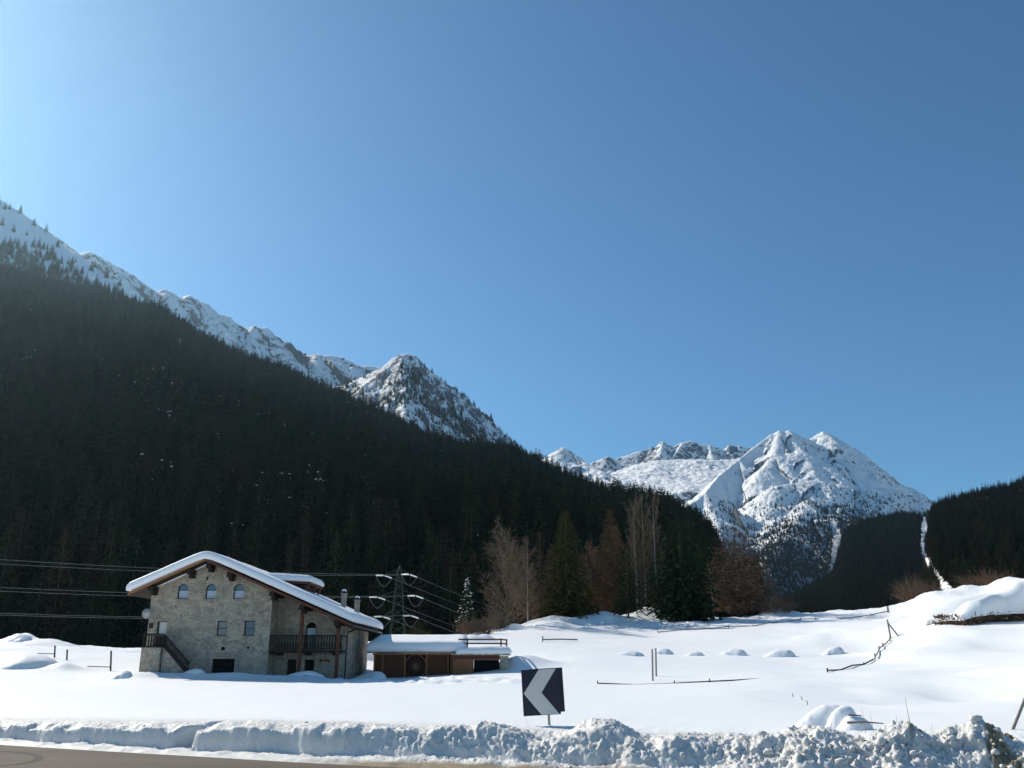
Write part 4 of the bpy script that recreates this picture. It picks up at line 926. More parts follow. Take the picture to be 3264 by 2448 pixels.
for r in (vent1, vent2, slot, gar, gdoor, gwin):
    y = YL if r in (gdoor, gwin) else YF
    if r is gar:
        b = MB(); 
        q = b.box(r[0], r[1], y + 0.24, y + 0.28, r[2], r[3]).build('garage_door', M['dark'], house)
        for k in range(1, 4):
            b = MB(); zz = r[2] + (r[3] - r[2]) * k / 4; b.box(r[0], r[1], y + 0.21, y + 0.237, zz - 0.03, zz + 0.03); b.build('rail', M['wood_dark'], q)
    else:
        b = MB(); b.box(r[0], r[1], y + 0.22, y + 0.27, r[2], r[3])
        nm = 'door' if r is gdoor else ('window' if r is gwin else 'vent')
        q = b.build(nm, M['dark'] if r is not gdoor else M['wood_dark'], house)
        if r is gwin:
            for k in range(1, 5):
                b = MB(); xx = r[0] + (r[1] - r[0]) * k / 5; b.tube([(xx, y + 0.06, r[2]), (xx, y + 0.06, r[3])], 0.018, 5); b.build('bar', M['iron'], q)
            for k in (1, 2):
                b = MB(); zz = r[2] + (r[3] - r[2]) * k / 3; b.bar((r[0], y + 0.085, zz), (r[1], y + 0.085, zz), 0.02); b.build('bar', M['iron'], q)
# arched loggia door with its white half curtain
wn = window('loggia_door', log_door, YL, True, 'dark', 'glass', 0.30)
b = MB(); cz1 = P(990, 2002, YL).z; cz0 = P(990, 2023, YL).z; b.box(log_door[0] + 0.1, log_door[1] - 0.08, YL + 0.15, YL + 0.195, cz0, cz1); b.build('curtain', M['curtain'], wn)
# white front door at the top of the stairs
b = MB(); b.box(door_r[0] + 0.10, door_r[1], YF + 0.16, YF + 0.22, door_r[2], door_r[3] - 0.05); dr = b.build('door', M['door_white'], house)
b = MB(); b.box(door_r[0], door_r[0] + 0.098, YF + 0.10, YF + 0.26, door_r[2], door_r[3]); b.build('frame', M['wood_dark'], dr)
b = MB(); b.box(door_r[0] + 0.1, door_r[1], YF + 0.10, YF + 0.26, door_r[3] - 0.048, door_r[3]); b.build('frame', M['wood_dark'], dr)
b = MB(); b.tube([(door_r[1] - 0.12, YF + 0.1, door_r[2] + 0.95), (door_r[1] - 0.12, YF + 0.16, door_r[2] + 0.95)], 0.03, 6); b.build('handle', M['iron'], dr)
# letter box beside the door
r = rect(477, 487, 1987, 2003, YF); b = MB(); b.box(r[0], r[1], YF - 0.12, YF - 0.002, r[2], r[3]); b.build('letter_box', M['iron'], house)
# round dish on the left wall edge
c = P(468, 1956, YF - 0.3); b = MB(); n = 16; rad = 0.36
b.add([(c.x, c.y + 0.12, c.z)] + [(c.x + rad * math.cos(6.2832 * i / n), c.y - 0.05, c.z + rad * 1.05 * math.sin(6.2832 * i / n)) for i in range(n)] + [(c.x, c.y + 0.16, c.z)], [(0, 1 + (i + 1) % n, 1 + i) for i in range(n)] + [(n + 1, 1 + i, 1 + (i + 1) % n) for i in range(n)])
dish = b.build('satellite_dish', mat('pale_dish', (0.5, 0.49, 0.46), 0.5), house, True)
b = MB(); b.tube([c + Vector((0, 0.15, 0)), Vector((XL + 0.05, YF + 0.02, c.z - 0.1))], 0.03, 6); b.build('arm', M['iron'], dish)

# roof: boards, verge boards, purlins, snow
b = MB(); exL, exR = eaL.x, eaR.x
b.poly([(AX, YR0, AZ), (exL, YR0, eaL.z), (exL, YR0, eaL.z - RT), (AX, YR0, AZ - RT), (exR, YR0, eaR.z - RT), (exR, YR0, eaR.z)], (0, YR1 - YR0, 0))
roof = b.build('roof', M['wood_dark'], house)
for sx, ez, nm in ((exL, eaL.z, 'verge_board'), (exR, eaR.z, 'verge_board')):
    b = MB(); b.poly([(AX, YR0 - 0.05, AZ + 0.02), (AX, YR0 - 0.05, AZ - 0.17), (sx, YR0 - 0.05, ez - 0.17), (sx, YR0 - 0.05, ez + 0.02)], (0, 0.047, 0)); b.build(nm, M['wood_orange'] if sx == exL else M['wood_red'], roof)
def purlin(px, py, wpx=0.34):
    p = P(px, py, YR0 + 0.25); zt = roof_under(p.x) - 0.01; b = MB(); b.box(p.x - 0.19, p.x + 0.19, YR0 + 0.25, YL, zt - 0.36, zt); b.build('purlin', M['wood_dark'], roof)
    q = MB(); q.box(p.x - 0.14, p.x + 0.14, YR0 + 0.7, YF + 0.1, zt - 0.62, zt - 0.365); q.build('bracket', M['wood_dark'], roof)
for q in ((664, 1804), (601, 1834), (730, 1832), (866, 1897), (962, 1938), (1072, 1984), (478, 1890)): purlin(*q)
rf_n = 22
for i in range(rf_n):                                  # rafters under the left overhang and the eave at the right
    y = YR0 + 0.6 + i * (YR1 - YR0 - 1.2) / (rf_n - 1)
    b = MB(); b.bar((exR - 0.05, y, eaR.z - RT - 0.09), (XR + 0.05, y, roof_top(XR + 0.05) - RT - 0.09), 0.1, 0.14); b.build('rafter', M['wood_dark'], roof)
b = MB(); b.tube([(exR + 0.06, YR0, eaR.z - 0.12), (exR + 0.06, YR1, eaR.z - 0.17)], 0.085, 8); gut = b.build('gutter', M['copper'], roof)
p1 = P(1102, 2016, YL - 0.1)
b = MB(); b.tube([(exR + 0.05, YR0 + 2.0, eaR.z - 0.2), (exR - 0.1, YR0 + 2.05, eaR.z - 0.35), (XR + 0.16, YL + 0.3, p1.z), (XR + 0.12, YL + 0.3, p1.z - 0.3), (XR + 0.12, YL + 0.3, ZG)], 0.06, 8); b.build('downpipe', M['copper'], house)

def snow_slab(name, xs, ys, base, thick, m, parent, r=0.35, seed=1, skirt=0.12, wav=0.05, edge=0.55):
    """blanket of snow over a surface; base(X,Y) -> z; rounded, sagging edges"""
    X, Y = np.meshgrid(xs, ys, indexing='ij')
    d = np.minimum(np.minimum(X - xs[0], xs[-1] - X), np.minimum(Y - ys[0], ys[-1] - Y))
    t = np.clip(d / r, 0, 1); prof = edge + (1 - edge) * np.sqrt(np.clip(1 - (1 - t) ** 2, 0, 1))
    Z0 = base(X, Y); Z = Z0 + thick * prof + fbm(X * 0.6, Y * 0.6, 3, seed) * wav * t + fbm(X * 2.5, Y * 2.5, 2, seed + 3) * wav * 0.25
    nr, nc = X.shape; V = [np.stack([X, Y, Z], -1).reshape(-1, 3)]; Fq = [grid_faces(nr, nc)[:, ::-1]]
    loop = [(i, 0) for i in range(nr)] + [(nr - 1, j) for j in range(1, nc)] + [(i, nc - 1) for i in range(nr - 2, -1, -1)] + [(0, j) for j in range(nc - 2, 0, -1)]
    li = np.array([i * nc + j for i, j in loop]); ln = len(li); top = V[0][li]
    cx, cy = X.mean(), Y.mean(); bulge = 0.06
    mid = top.copy(); z0 = Z0.reshape(-1)[li]; mid[:, 2] = z0 + thick * edge * 0.5
    out = np.stack([np.sign(top[:, 0] - cx) * ((np.abs(top[:, 0] - xs[0]) < 1e-6) | (np.abs(top[:, 0] - xs[-1]) < 1e-6)), np.sign(top[:, 1] - cy) * ((np.abs(top[:, 1] - ys[0]) < 1e-6) | (np.abs(top[:, 1] - ys[-1]) < 1e-6))], 1)
    jit = fbm(top[:, 0] * 1.7 + 3, top[:, 1] * 1.7, 3, seed + 7)
    mid[:, :2] += out * (bulge + 0.04 * jit)[:, None]; low = top.copy(); low[:, 2] = z0 - skirt * (0.3 + 0.7 * np.abs(jit)); low[:, :2] += out * 0.03
    n0 = nr * nc; V += [mid, low]; k = np.arange(ln); k2 = (k + 1) % ln
    Fq += [np.stack([li[k], n0 + k, n0 + k2, li[k2]], 1), np.stack([n0 + k, n0 + ln + k, n0 + ln + k2, n0 + k2], 1)]
    V = np.concatenate(V); c0 = n0 + ln; V = np.concatenate([V, [[cx, cy, float(base(np.array([[cx]]), np.array([[cy]]))[0, 0]) + 0.003]]])
    tr = np.stack([c0 + k, np.full(ln, len(V) - 1), c0 + k2], 1)
    return np_obj(name, V, np.concatenate(Fq), m, parent, True, None, tr)
xs = np.concatenate([np.linspace(exL - 0.08, AX - 0.6, 46), np.linspace(AX - 0.5, AX + 0.5, 11), np.linspace(AX + 0.6, exR + 0.10, 70)])
ys = np.concatenate([np.linspace(YR0 - 0.10, YR0 + 0.9, 12), np.linspace(YR0 + 1.1, YR1 - 1, 46), np.linspace(YR1 - 0.9, YR1 + 0.05, 8)])
def roof_base(X, Y):
    s = 0.45                                           # the snow rounds the ridge off
    return AZ - np.where(X < AX, kL, kR) * (np.sqrt((X - AX) ** 2 + s * s) - s) + 0.01
snow_slab('roof_snow', xs, ys, roof_base, 0.62, M['snow_roof'], roof, 0.5, 3, 0.02, 0.06, 0.72)
# dormer on the right-hand slope with its own snow
DY0, DY1 = 74.2, 78.4
d0 = P(880, 1850, 74.2); d1 = P(1006, 1855, 74.2); dxr = d1.x - 0.35; dz = d1.z
dzl = lambda x: dz + 0.05 * (dxr - x)
b = MB(); b.poly([(dxr - 0.5, DY0, dz - 0.25), (dxr - 0.5, DY0, roof_top(dxr - 0.5)), (d0.x - 1.0, DY0, roof_top(d0.x - 1.0) - 0.2), (d0.x - 1.0, DY0, roof_top(d0.x - 1.0))], (0, DY1 - DY0, 0)); dm = b.build('dormer', M['wood_dark'], house)
b = MB(); b.poly([(dxr, DY0 - 0.35, dz - 0.02), (dxr, DY0 - 0.35, dz - 0.2), (d0.x - 1.5, DY0 - 0.35, dzl(d0.x - 1.5) - 0.2), (d0.x - 1.5, DY0 - 0.35, dzl(d0.x - 1.5) - 0.02)], (0, DY1 - DY0 + 0.7, 0)); b.build('dormer_roof', M['wood_red'], dm)
for k, yy in enumerate((DY0 - 0.2, (DY0 + DY1) / 2, DY1 + 0.1)):
    b = MB(); b.bar((dxr - 0.12, yy, dz - 0.2), (dxr - 0.5, yy, roof_top(dxr - 0.5) + 0.3), 0.16, 0.16); b.build('dormer_post', M['wood_red'], dm)
snow_slab('dormer_snow', np.linspace(d0.x - 1.6, dxr + 0.06, 30), np.linspace(DY0 - 0.4, DY1 + 0.4, 24), lambda X, Y: dz + 0.05 * (dxr - X), 0.55, M['snow_roof'], dm, 0.4, 5, 0.02, 0.05, 0.6)
# chimneys
for (px, pt, pb, Y, wd) in ((1097, 1894, 1930, 74.5, 0.36), (1139, 1915, 1937, 78.5, 0.38)):
    pc = P(px, pt, Y); zb = roof_top(pc.x) - 0.1; b = MB(); b.box(pc.x - wd / 2, pc.x + wd / 2, Y - wd / 2, Y + wd / 2, zb, pc.z); ch = b.build('chimney', M['concrete'], house)
    b = MB(); b.box(pc.x - wd / 2 - 0.07, pc.x + wd / 2 + 0.07, Y - wd / 2 - 0.07, Y + wd / 2 + 0.07, pc.z + 0.003, pc.z + 0.07); b.build('chimney_collar', M['concrete'], ch)
    n = 8; rr = wd * 0.58; arc = [(pc.x + rr * math.cos(math.pi * i / n), pc.z + 0.075 + rr * 0.95 * math.sin(math.pi * i / n)) for i in range(n + 1)]
    arc2 = [(pc.x + (rr - 0.07) * math.cos(math.pi * i / n), pc.z + 0.075 + (rr * 0.95 - 0.07) * math.sin(math.pi * i / n)) for i in range(n, -1, -1)]
    b = MB(); ring = arc + arc2; m_ = len(ring)
    for y in (Y - wd / 2, ): 
        vs_ = [(x, y, z) for x, z in ring] + [(x, y + wd, z) for x, z in ring]
        b.add(vs_, [(i, i + 1, m_ - 2 - i, m_ - 1 - i) for i in range(n)] + [(m_ + i, m_ + m_ - 1 - i, m_ + m_ - 2 - i, m_ + i + 1) for i in range(n)] + [((i + 1) % m_, i, m_ + i, m_ + (i + 1) % m_) for i in range(m_)])
    b.build('chimney_cap', M['iron'], ch)
    q = MB(); top = [(pc.x + (rr + 0.10 * (1 - abs(2 * i / n - 1))) * math.cos(math.pi * i / n), pc.z + 0.08 + (rr * 0.95 + 0.12) * math.sin(math.pi * i / n)) for i in range(2, n - 1)]
    low = [(pc.x + (rr + 0.003) * math.cos(math.pi * i / n), pc.z + 0.079 + (rr * 0.95) * math.sin(math.pi * i / n)) for i in range(n - 2, 1, -1)]
    q.poly([(x, Y - wd / 2 + 0.02, z) for x, z in top + low], (0, wd - 0.04, 0)); q.build('cap_snow', M['snow_roof'], ch)
# loggia posts and balcony
for px, pt in ((958, 1943), (1077, 1984)):
    p = P(px, 2050, YF - 0.15); zt = roof_under(p.x) - 0.40; b = MB(); b.box(p.x - 0.125, p.x + 0.125, YF - 0.28, YF - 0.03, ZG, zt); po = b.build('post', M['wood_red'], house)
    b = MB(); b.box(p.x - 0.35, p.x + 0.35, YF - 0.26, YF - 0.05, zt + 0.003, zt + 0.16); b.build('bolster', M['wood_dark'], po)
bx0 = XM + 0.02; bx1 = P(1090, 2050, YF).x; bzt = P(950, 2024, YF).z; bzb = P(950, 2070, YF).z
b = MB(); b.box(bx0, bx1, YF + 0.02, YL - 0.003, bzb - 0.22, bzb - 0.06); bal = b.build('balcony', M['wood_dark'], house)
b = MB(); b.box(bx0, bx1, YF + 0.02, YF + 0.12, bzt - 0.10, bzt); b.build('handrail', M['wood_dark'], bal)
b = MB(); b.box(bx0, bx1, YF + 0.03, YF + 0.11, bzb + 0.02, bzb + 0.11); b.build('bottom_rail', M['wood_dark'], bal)
nb = 26
for i in range(nb):
    x = bx0 + 0.1 + (bx1 - bx0 - 0.2) * i / (nb - 1); b = MB(); wd = 0.075; zm = (bzb + bzt) / 2; zA, zB = bzb + 0.112, bzt - 0.102
    b.poly([(x - wd * .7, YF + 0.055, zA), (x + wd * .7, YF + 0.055, zA), (x + wd, YF + 0.055, zm - 0.12), (x + wd * .5, YF + 0.055, zm + 0.05), (x + wd * .85, YF + 0.055, zB - .1), (x + wd * .6, YF + 0.055, zB), (x - wd * .6, YF + 0.055, zB), (x - wd * .85, YF + 0.055, zB - .1), (x - wd * .5, YF + 0.055, zm + 0.05), (x - wd, YF + 0.055, zm - 0.12)], (0, 0.035, 0)); b.build('baluster', M['wood_dark'], bal)
b = MB(); b.bar((bx1 - 0.05, YF + 0.1, bzt - 0.05), (bx1 - 0.05, YL, bzt - 0.05), 0.1, 0.1); b.build('handrail', M['wood_dark'], bal)
for k in range(3):
    xx = bx0 + 0.6 + k * (bx1 - bx0 - 1.2) / 2; b = MB(); b.box(xx - 0.09, xx + 0.09, YF + 0.05, YL - 0.01, bzb - 0.42, bzb - 0.224); b.build('balcony_joist', M['wood_dark'], bal)
r = rect(870, 884, 1987, 1992, YL); b = MB(); b.box(r[0], r[1], YL - 0.06, YL - 0.003, r[2], r[3]); b.build('wall_plank', M['wood_red'], house)
# hanging lantern and carved board under the balcony
c = P(1032, 2082, YF + 0.9); b = MB(); b.tube([(c.x, c.y, bzb - 0.2), (c.x, c.y, c.z)], 0.012, 5); ln_ = b.build('lantern', M['iron'], house)
b = MB(); b.poly([(c.x - .10, c.y - .1, c.z), (c.x + .10, c.y - .1, c.z), (c.x + .07, c.y - .1, c.z - .3), (c.x - .07, c.y - .1, c.z - .3)], (0, .2, 0)); b.build('lantern_glass', M['blind'], ln_)
r = rect(1019, 1052, 2103, 2110, YL); b = MB(); b.poly([(r[0], YL - .06, r[2]), ((r[0] + r[1]) / 2, YL - .06, r[2] + .1), (r[1], YL - .06, r[2] - .05), (r[1] - .05, YL - .06, r[3]), (r[0], YL - .06, r[3] + .03)], (0, 0.05, 0)); b.build('carved_board', M['wood_red'], house)

# outside landing and stairs at the left
lx0 = P(447, 2100, 68.3).x; lx1 = P(508, 2100, 68.3).x; lz = P(480, 2064, 68.3).z
b = MB(); b.box(lx0, lx1, 68.3, YF - 0.003, ZG, lz); stair = b.build('stair_landing', M['stone'], house)
b = MB(); b.box(lx0 - 0.08, lx1 + 0.05, 68.22, YF - 0.003, lz + 0.003, lz + 0.10); b.build('landing_slab', M['wood_dark'], stair)
sx1 = P(596, 2140, 68.6).x; nst = 11; zlo = fz((lx1 + sx1) / 2, 68.8)
for i in range(nst):
    x = lx1 + (sx1 - lx1) * i / nst; dxs = (sx1 - lx1) / nst; zt = lz - (lz - zlo) * (i + 0.5) / nst
    b = MB(); b.box(x + 0.055, x + dxs + 0.05, 68.85, YF - 0.003, ZG, zt); b.build('step', M['stone'], stair)
b = MB(); b.poly([(lx1 + 0.06, 68.6, ZG), (sx1, 68.6, ZG), (sx1, 68.6, zlo + 0.15), (lx1 + 0.06, 68.6, lz + 0.05)], (0, 0.247, 0)); b.build('stair_wall', M['stone'], stair)
b = MB(); b.bar((lx1 + 0.05, 68.72, lz + 0.16), (sx1 + 0.2, 68.72, zlo + 0.2), 0.30, 0.16); b.build('stair_coping', M['wood_dark'], stair)
rz = lz + 0.95
b = MB(); b.bar((lx0, 68.34, rz), (lx1 + 0.1, 68.34, rz), 0.1, 0.1); b.build('handrail', M['wood_dark'], stair)
b = MB(); b.bar((lx0 + 0.02, 68.39, rz), (lx0 + 0.02, YF - 0.1, rz), 0.1, 0.1); b.build('handrail', M['wood_dark'], stair)
b = MB(); b.bar((lx1 + 0.1, 68.45, rz), (sx1 + 0.1, 68.62, zlo + 0.95), 0.10, 0.12); b.build('handrail', M['wood_dark'], stair)
for i in range(8):
    x = lx0 + 0.06 + (lx1 - lx0 - 0.05) * i / 7; b = MB(); b.box(x - 0.045, x + 0.045, 68.31, 68.36, lz + 0.103, rz - 0.05); b.build('baluster', M['wood_dark'], stair)
for i in range(12):
    t = (i + 0.5) / 12; x = lx1 + 0.1 + (sx1 - lx1) * t; z0 = lz + 0.22 - (lz - zlo) * t; b = MB(); b.box(x - 0.04, x + 0.04, 68.6, 68.65, z0 - .05, rz - (rz - zlo - 0.95) * t - 0.05); b.build('baluster', M['wood_dark'], stair)
r = rect(496, 527, 2026, 2050, 68.5); b = MB(); b.box(r[0], r[1], 68.40, 68.8, lz + 0.103, r[3]); b.build('planter_box', M['wood_dark'], stair)

# ------------------------------------------------------------------ the low shed with lattice front
YS = 77.0
sh0 = P(1190, 2120, YS).x; sh1 = P(1440, 2120, YS).x; shz1 = P(1300, 2088, YS).z; shg = fz((sh0 + sh1) / 2, YS) - 0.5
shed = thing('garden_shed', ((sh0 + sh1) / 2, YS, shg), 'low wooden shed with lattice panels and a smooth snow roof', 'shed')
b = MB(); b.box(sh0, sh1, YS + 0.35, YS + 5.0, shg, shz1 + 0.1); b.build('back_panel', M['dark'], shed)  # solid near-black block; the shade behind the lattice is in its colour
for px in (1193, 1219, 1290, 1359, 1428, 1438):
    x = P(px, 2120, YS).x; b = MB(); b.box(x - 0.07, x + 0.07, YS, YS + 0.14, shg, shz1); b.build('post', M['wood_orange'], shed)
b = MB(); b.box(sh0 - 0.1, sh1 + 0.1, YS - 0.02, YS + 0.16, shz1 + 0.003, shz1 + 0.16); b.build('beam', M['wood_orange'], shed)
def lattice(x0, x1, z0, z1, y, parent, sp=0.17, m='wood_lattice', wdt=0.045):
    b = MB()
    for s, yy in ((1, y), (-1, y + 0.022)):
        c = -(z1 - z0) if s > 0 else 0.0
        k = x0 - (z1 - z0)
        while k < x1 + (z1 - z0):
            xa, za, xb, zb = (k, z0, k + (z1 - z0), z1) if s > 0 else (k, z1, k + (z1 - z0), z0)
            t0 = max(0, (x0 - xa) / (xb - xa)); t1 = min(1, (x1 - xa) / (xb - xa))
            if t1 > t0 + 0.02: b.bar((xa + (xb - xa) * t0, yy, za + (zb - za) * t0), (xa + (xb - xa) * t1, yy, za + (zb - za) * t1), 0.02, wdt, up=(0, 1, 0) if False else (0, 0, 1))
            k += sp * 1.414
    return tag(b.build('lattice', M[m], parent), kind='stuff')
for a0, a1 in ((1195, 1217), (1221, 1288), (1361, 1426)):
    lattice(P(a0, 2120, YS).x + 0.05, P(a1, 2120, YS).x - 0.05, shg + 0.3, shz1, YS + 0.05, shed)
# wagon-wheel trellis
wc = P(1324, 2124, YS); wr = 0.92; wx0 = P(1292, 2120, YS).x + .06; wx1 = P(1357, 2120, YS).x - .06
b = MB(); n = 28; b.tube([(wc.x + wr * math.cos(6.2832 * i / n), YS + 0.06, wc.z + wr * math.sin(6.2832 * i / n)) for i in range(n + 1)], 0.035, 5); wh = b.build('wheel_trellis', M['wood_lattice'], shed)
for i in range(24):
    an = 6.2832 * i / 24; b = MB(); b.bar((wc.x + 0.12 * math.cos(an), YS + 0.06, wc.z + 0.12 * math.sin(an)), (wc.x + wr * math.cos(an), YS + 0.06, wc.z + wr * math.sin(an)), 0.03, 0.03); b.build('spoke', M['wood_lattice'], wh)
b = MB(); b.tube([(wc.x, YS + 0.02, wc.z), (wc.x, YS + 0.1, wc.z)], 0.13, 12); b.build('hub', M['wood_lattice'], wh)
for sx_ in (-1, 1):
    b = MB(); b.bar((wc.x + sx_ * 0.35, YS + 0.09, shz1 - 0.02), (wc.x + sx_ * 0.88, YS + 0.09, shz1 - 0.5), 0.05, 0.07); b.build('brace', M['wood_orange'], wh)
b = MB(); b.poly([(sh0 - 0.45, YS - 0.6, shz1 + 0.165), (sh1 + 1.0, YS - 0.6, shz1 + 0.165), (sh1 + 1.0, YS + 5.2, shz1 + 0.9), (sh0 - 0.45, YS + 5.2, shz1 + 0.9)], (0, 0, 0.12)); sroof = b.build('shed_roof', M['wood_dark'], shed)
snow_slab('roof_snow', np.linspace(sh0 - 0.5, sh1 + 1.05, 70), np.linspace(YS - 0.7, YS + 5.3, 36), lambda X, Y: shz1 + 0.29 + (Y - (YS - 0.6)) / 5.8 * 0.735, 0.82, M['snow_roof'], sroof, 0.75, 13, 0.05, 0.05, 0.62)

# stone-and-wood store with the railed terrace beside it
YT = 76.2
t0 = P(1442, 2120, YT).x; t1 = P(1591, 2120, YT).x; tz = P(1520, 2082, YT).z; tg = fz((t0 + t1) / 2, YT) - 0.6; op0 = P(1509, 2130, YT).x; opz = P(1550, 2103, YT).z
store = thing('terrace_store', ((t0 + t1) / 2, YT, tg), 'flat roofed wooden store with dark open doorway under a railed snowy terrace', 'shed')
b = MB(); b.box(t0, op0, YT, YT + 0.2, tg, opz); b.build('board_wall', M['wood_dark'], store)
nP = 5
for i in range(nP):
    x = t0 + 0.02 + (op0 - t0 - 0.04) * i / nP; b = MB(); b.box(x + 0.01, x + (op0 - t0) / nP - 0.01, YT - 0.03, YT - 0.002, tg + 0.3, opz - 0.02); b.build('plank', M['wood_lattice'], store)
lattice(t0 + 0.1, op0 - 0.1, tg + 0.4, opz - 0.1, YT - 0.07, store, 0.24, 'wood_orange', 0.04)
b = MB(); b.box(t0, t1 + 0.05, YT - 0.04, YT + 0.25, opz + 0.003, opz + 0.36); b.build('lintel', M['wood_red'], store)
b = MB(); b.box(op0 + 0.02, t1 - 0.02, YT + 0.45, YT + 0.5, tg, opz); b.build('recess_shade_panel', M['dark'], store)  # near-black panel painting the shade inside the open doorway
b = MB(); b.box(op0 - 0.12, op0, YT + 0.2, YT + 0.44, tg, opz); b.build('side_panel', M['wood_dark'], store)
b = MB(); b.box(t1 + 0.06, t1 + 0.75, YT - 0.15, YT + 4, tg, opz + 0.3); b.build('stone_pier', M['stone'], store)
b = MB(); b.box(t0 - 0.1, t1 + 0.9, YT - 0.2, YT + 4.6, opz + 0.365, opz + 0.55); slab = b.build('terrace_slab', M['stone'], store)
snow_slab('terrace_snow', np.linspace(t0 + 0.35, t1 + 0.95, 40), np.linspace(YT - 0.25, YT + 4.7, 30), lambda X, Y: 0 * X + opz + 0.555, 0.45, M['snow_roof'], slab, 0.4, 23, 0.2, 0.09, 0.5)
rp0 = P(1484, 2050, YT + 0.9); rp1 = P(1597, 2050, YT + 0.9); rzt = P(1540, 2037, YT + 0.9).z; rz0 = opz + 0.6; yR = YT + 0.9; yR2 = YT + 3.2
rail = thing('terrace_railing', ((rp0.x + rp1.x) / 2, yR, rz0), 'brown wooden two rail fence along the snowy terrace roof', 'railing')
for (x, y) in ((rp0.x + 0.15, yR), (rp1.x, yR), (rp1.x + 0.45, yR2)):
    b = MB(); b.box(x - 0.06, x + 0.06, y - 0.06, y + 0.06, rz0 - 0.1, rzt + 0.05); b.build('post', M['wood_red'], rail)
for z in (rzt - 0.03, (rzt + rz0 + 0.45) / 2 - 0.05):
    b = MB(); b.bar((rp0.x - 0.6, yR - 0.09, z), (rp1.x + 0.1, yR - 0.09, z), 0.05, 0.12); b.build('rail', M['wood_red'], rail)
    b = MB(); b.bar((rp1.x + 0.08, yR, z), (rp1.x + 0.52, yR2, z), 0.05, 0.12); b.build('rail', M['wood_red'], rail)

# ------------------------------------------------------------------ pylon and power lines
YP = 170.0
pb = P(1266, 2030, YP); pg = fz(pb.x, YP) - 0.5; ptop = P(1266, 1803, YP).z; pzr = P(1266, 2028, YP).z
pyl = thing('power_pylon', (pb.x, YP, pg), 'lattice steel power pylon with pale insulators behind the shed', 'pylon')
def hw(z): return max(0.10, 0.45 + (1.35 - 0.45) * (P(1266, 1830, YP).z - z) / (P(1266, 1830, YP).z - pzr)) if z < P(1266, 1830, YP).z else 0.45 * max(0.05, (ptop - z) / (ptop - P(1266, 1830, YP).z))
zs_ = list(np.linspace(pg, P(1266, 1830, YP).z, 10))
for sx in (-1, 1):
    for sy in (-1, 1):
        b = MB(); b.bar((pb.x + sx * hw(pg), YP + sy * hw(pg), pg), (pb.x + sx * 0.45, YP + sy * 0.45, zs_[-1]), 0.062, 0.062); b.bar((pb.x + sx * 0.45, YP + sy * 0.45, zs_[-1]), (pb.x, YP, ptop), 0.06, 0.06); b.build('leg', M['steel_pylon'], pyl)
for i in range(len(zs_) - 1):
    a_, c_ = zs_[i], zs_[i + 1]; h0, h1 = hw(a_), hw(c_)
    for sy in (-1, 1):
        for s in (-1, 1):
            b = MB(); b.bar((pb.x - s * h0, YP + sy * h0, a_), (pb.x + s * h1, YP + sy * h1, c_), 0.04, 0.04); b.build('brace', M['steel_pylon'], pyl)
    for sx in (-1, 1):
        b = MB(); s = 1 if i % 2 else -1; b.bar((pb.x + sx * h0, YP - s * h0, a_), (pb.x + sx * h1, YP + s * h1, c_), 0.04, 0.04); b.build('brace', M['steel_pylon'], pyl)
tips = [(1224, 1834), (1305, 1831), (1203, 1903), (1325, 1899), (1219, 1965), (1309, 1962)]
right_dir = [0.304, 0.306, 0.29, 0.29, 0.275, 0.275]
left_y = [(1787, 'l'), (1771, 'r'), (1881, 'l'), (1868, 'r'), (1963, 'l'), (1957, 'r')]
def insulator(a, b_, parent):
    """string of glass discs from a to b"""
    a = Vector(a); b_ = Vector(b_); d = (b_ - a); n = 9; m = MB()
    pts = []; u = d.normalized(); s = u.cross(Vector((0, 0, 1))).normalized(); t = s.cross(u); k = 8; rings = []
    for i in range(n):
        for f_, r in ((i / n, 0.05), ((i + 0.35) / n, 0.15), ((i + 0.65) / n, 0.13)):
            rings.append((a + d * f_, r))
    rings.append((b_, 0.05)); vs_ = []
    for c, r in rings: vs_ += [c + (s * math.cos(6.2832 * j / k) + t * math.sin(6.2832 * j / k)) * r for j in range(k)]
    fs_ = [(i * k + j, i * k + (j + 1) % k, (i + 1) * k + (j + 1) % k, (i + 1) * k + j) for i in range(len(rings) - 1) for j in range(k)]
    m.add(vs_, fs_); return m.build('insulator', M['insul'], parent)
LV = ['top', 'top', 'middle', 'middle', 'bottom', 'bottom']; SD = ['left', 'right'] * 3
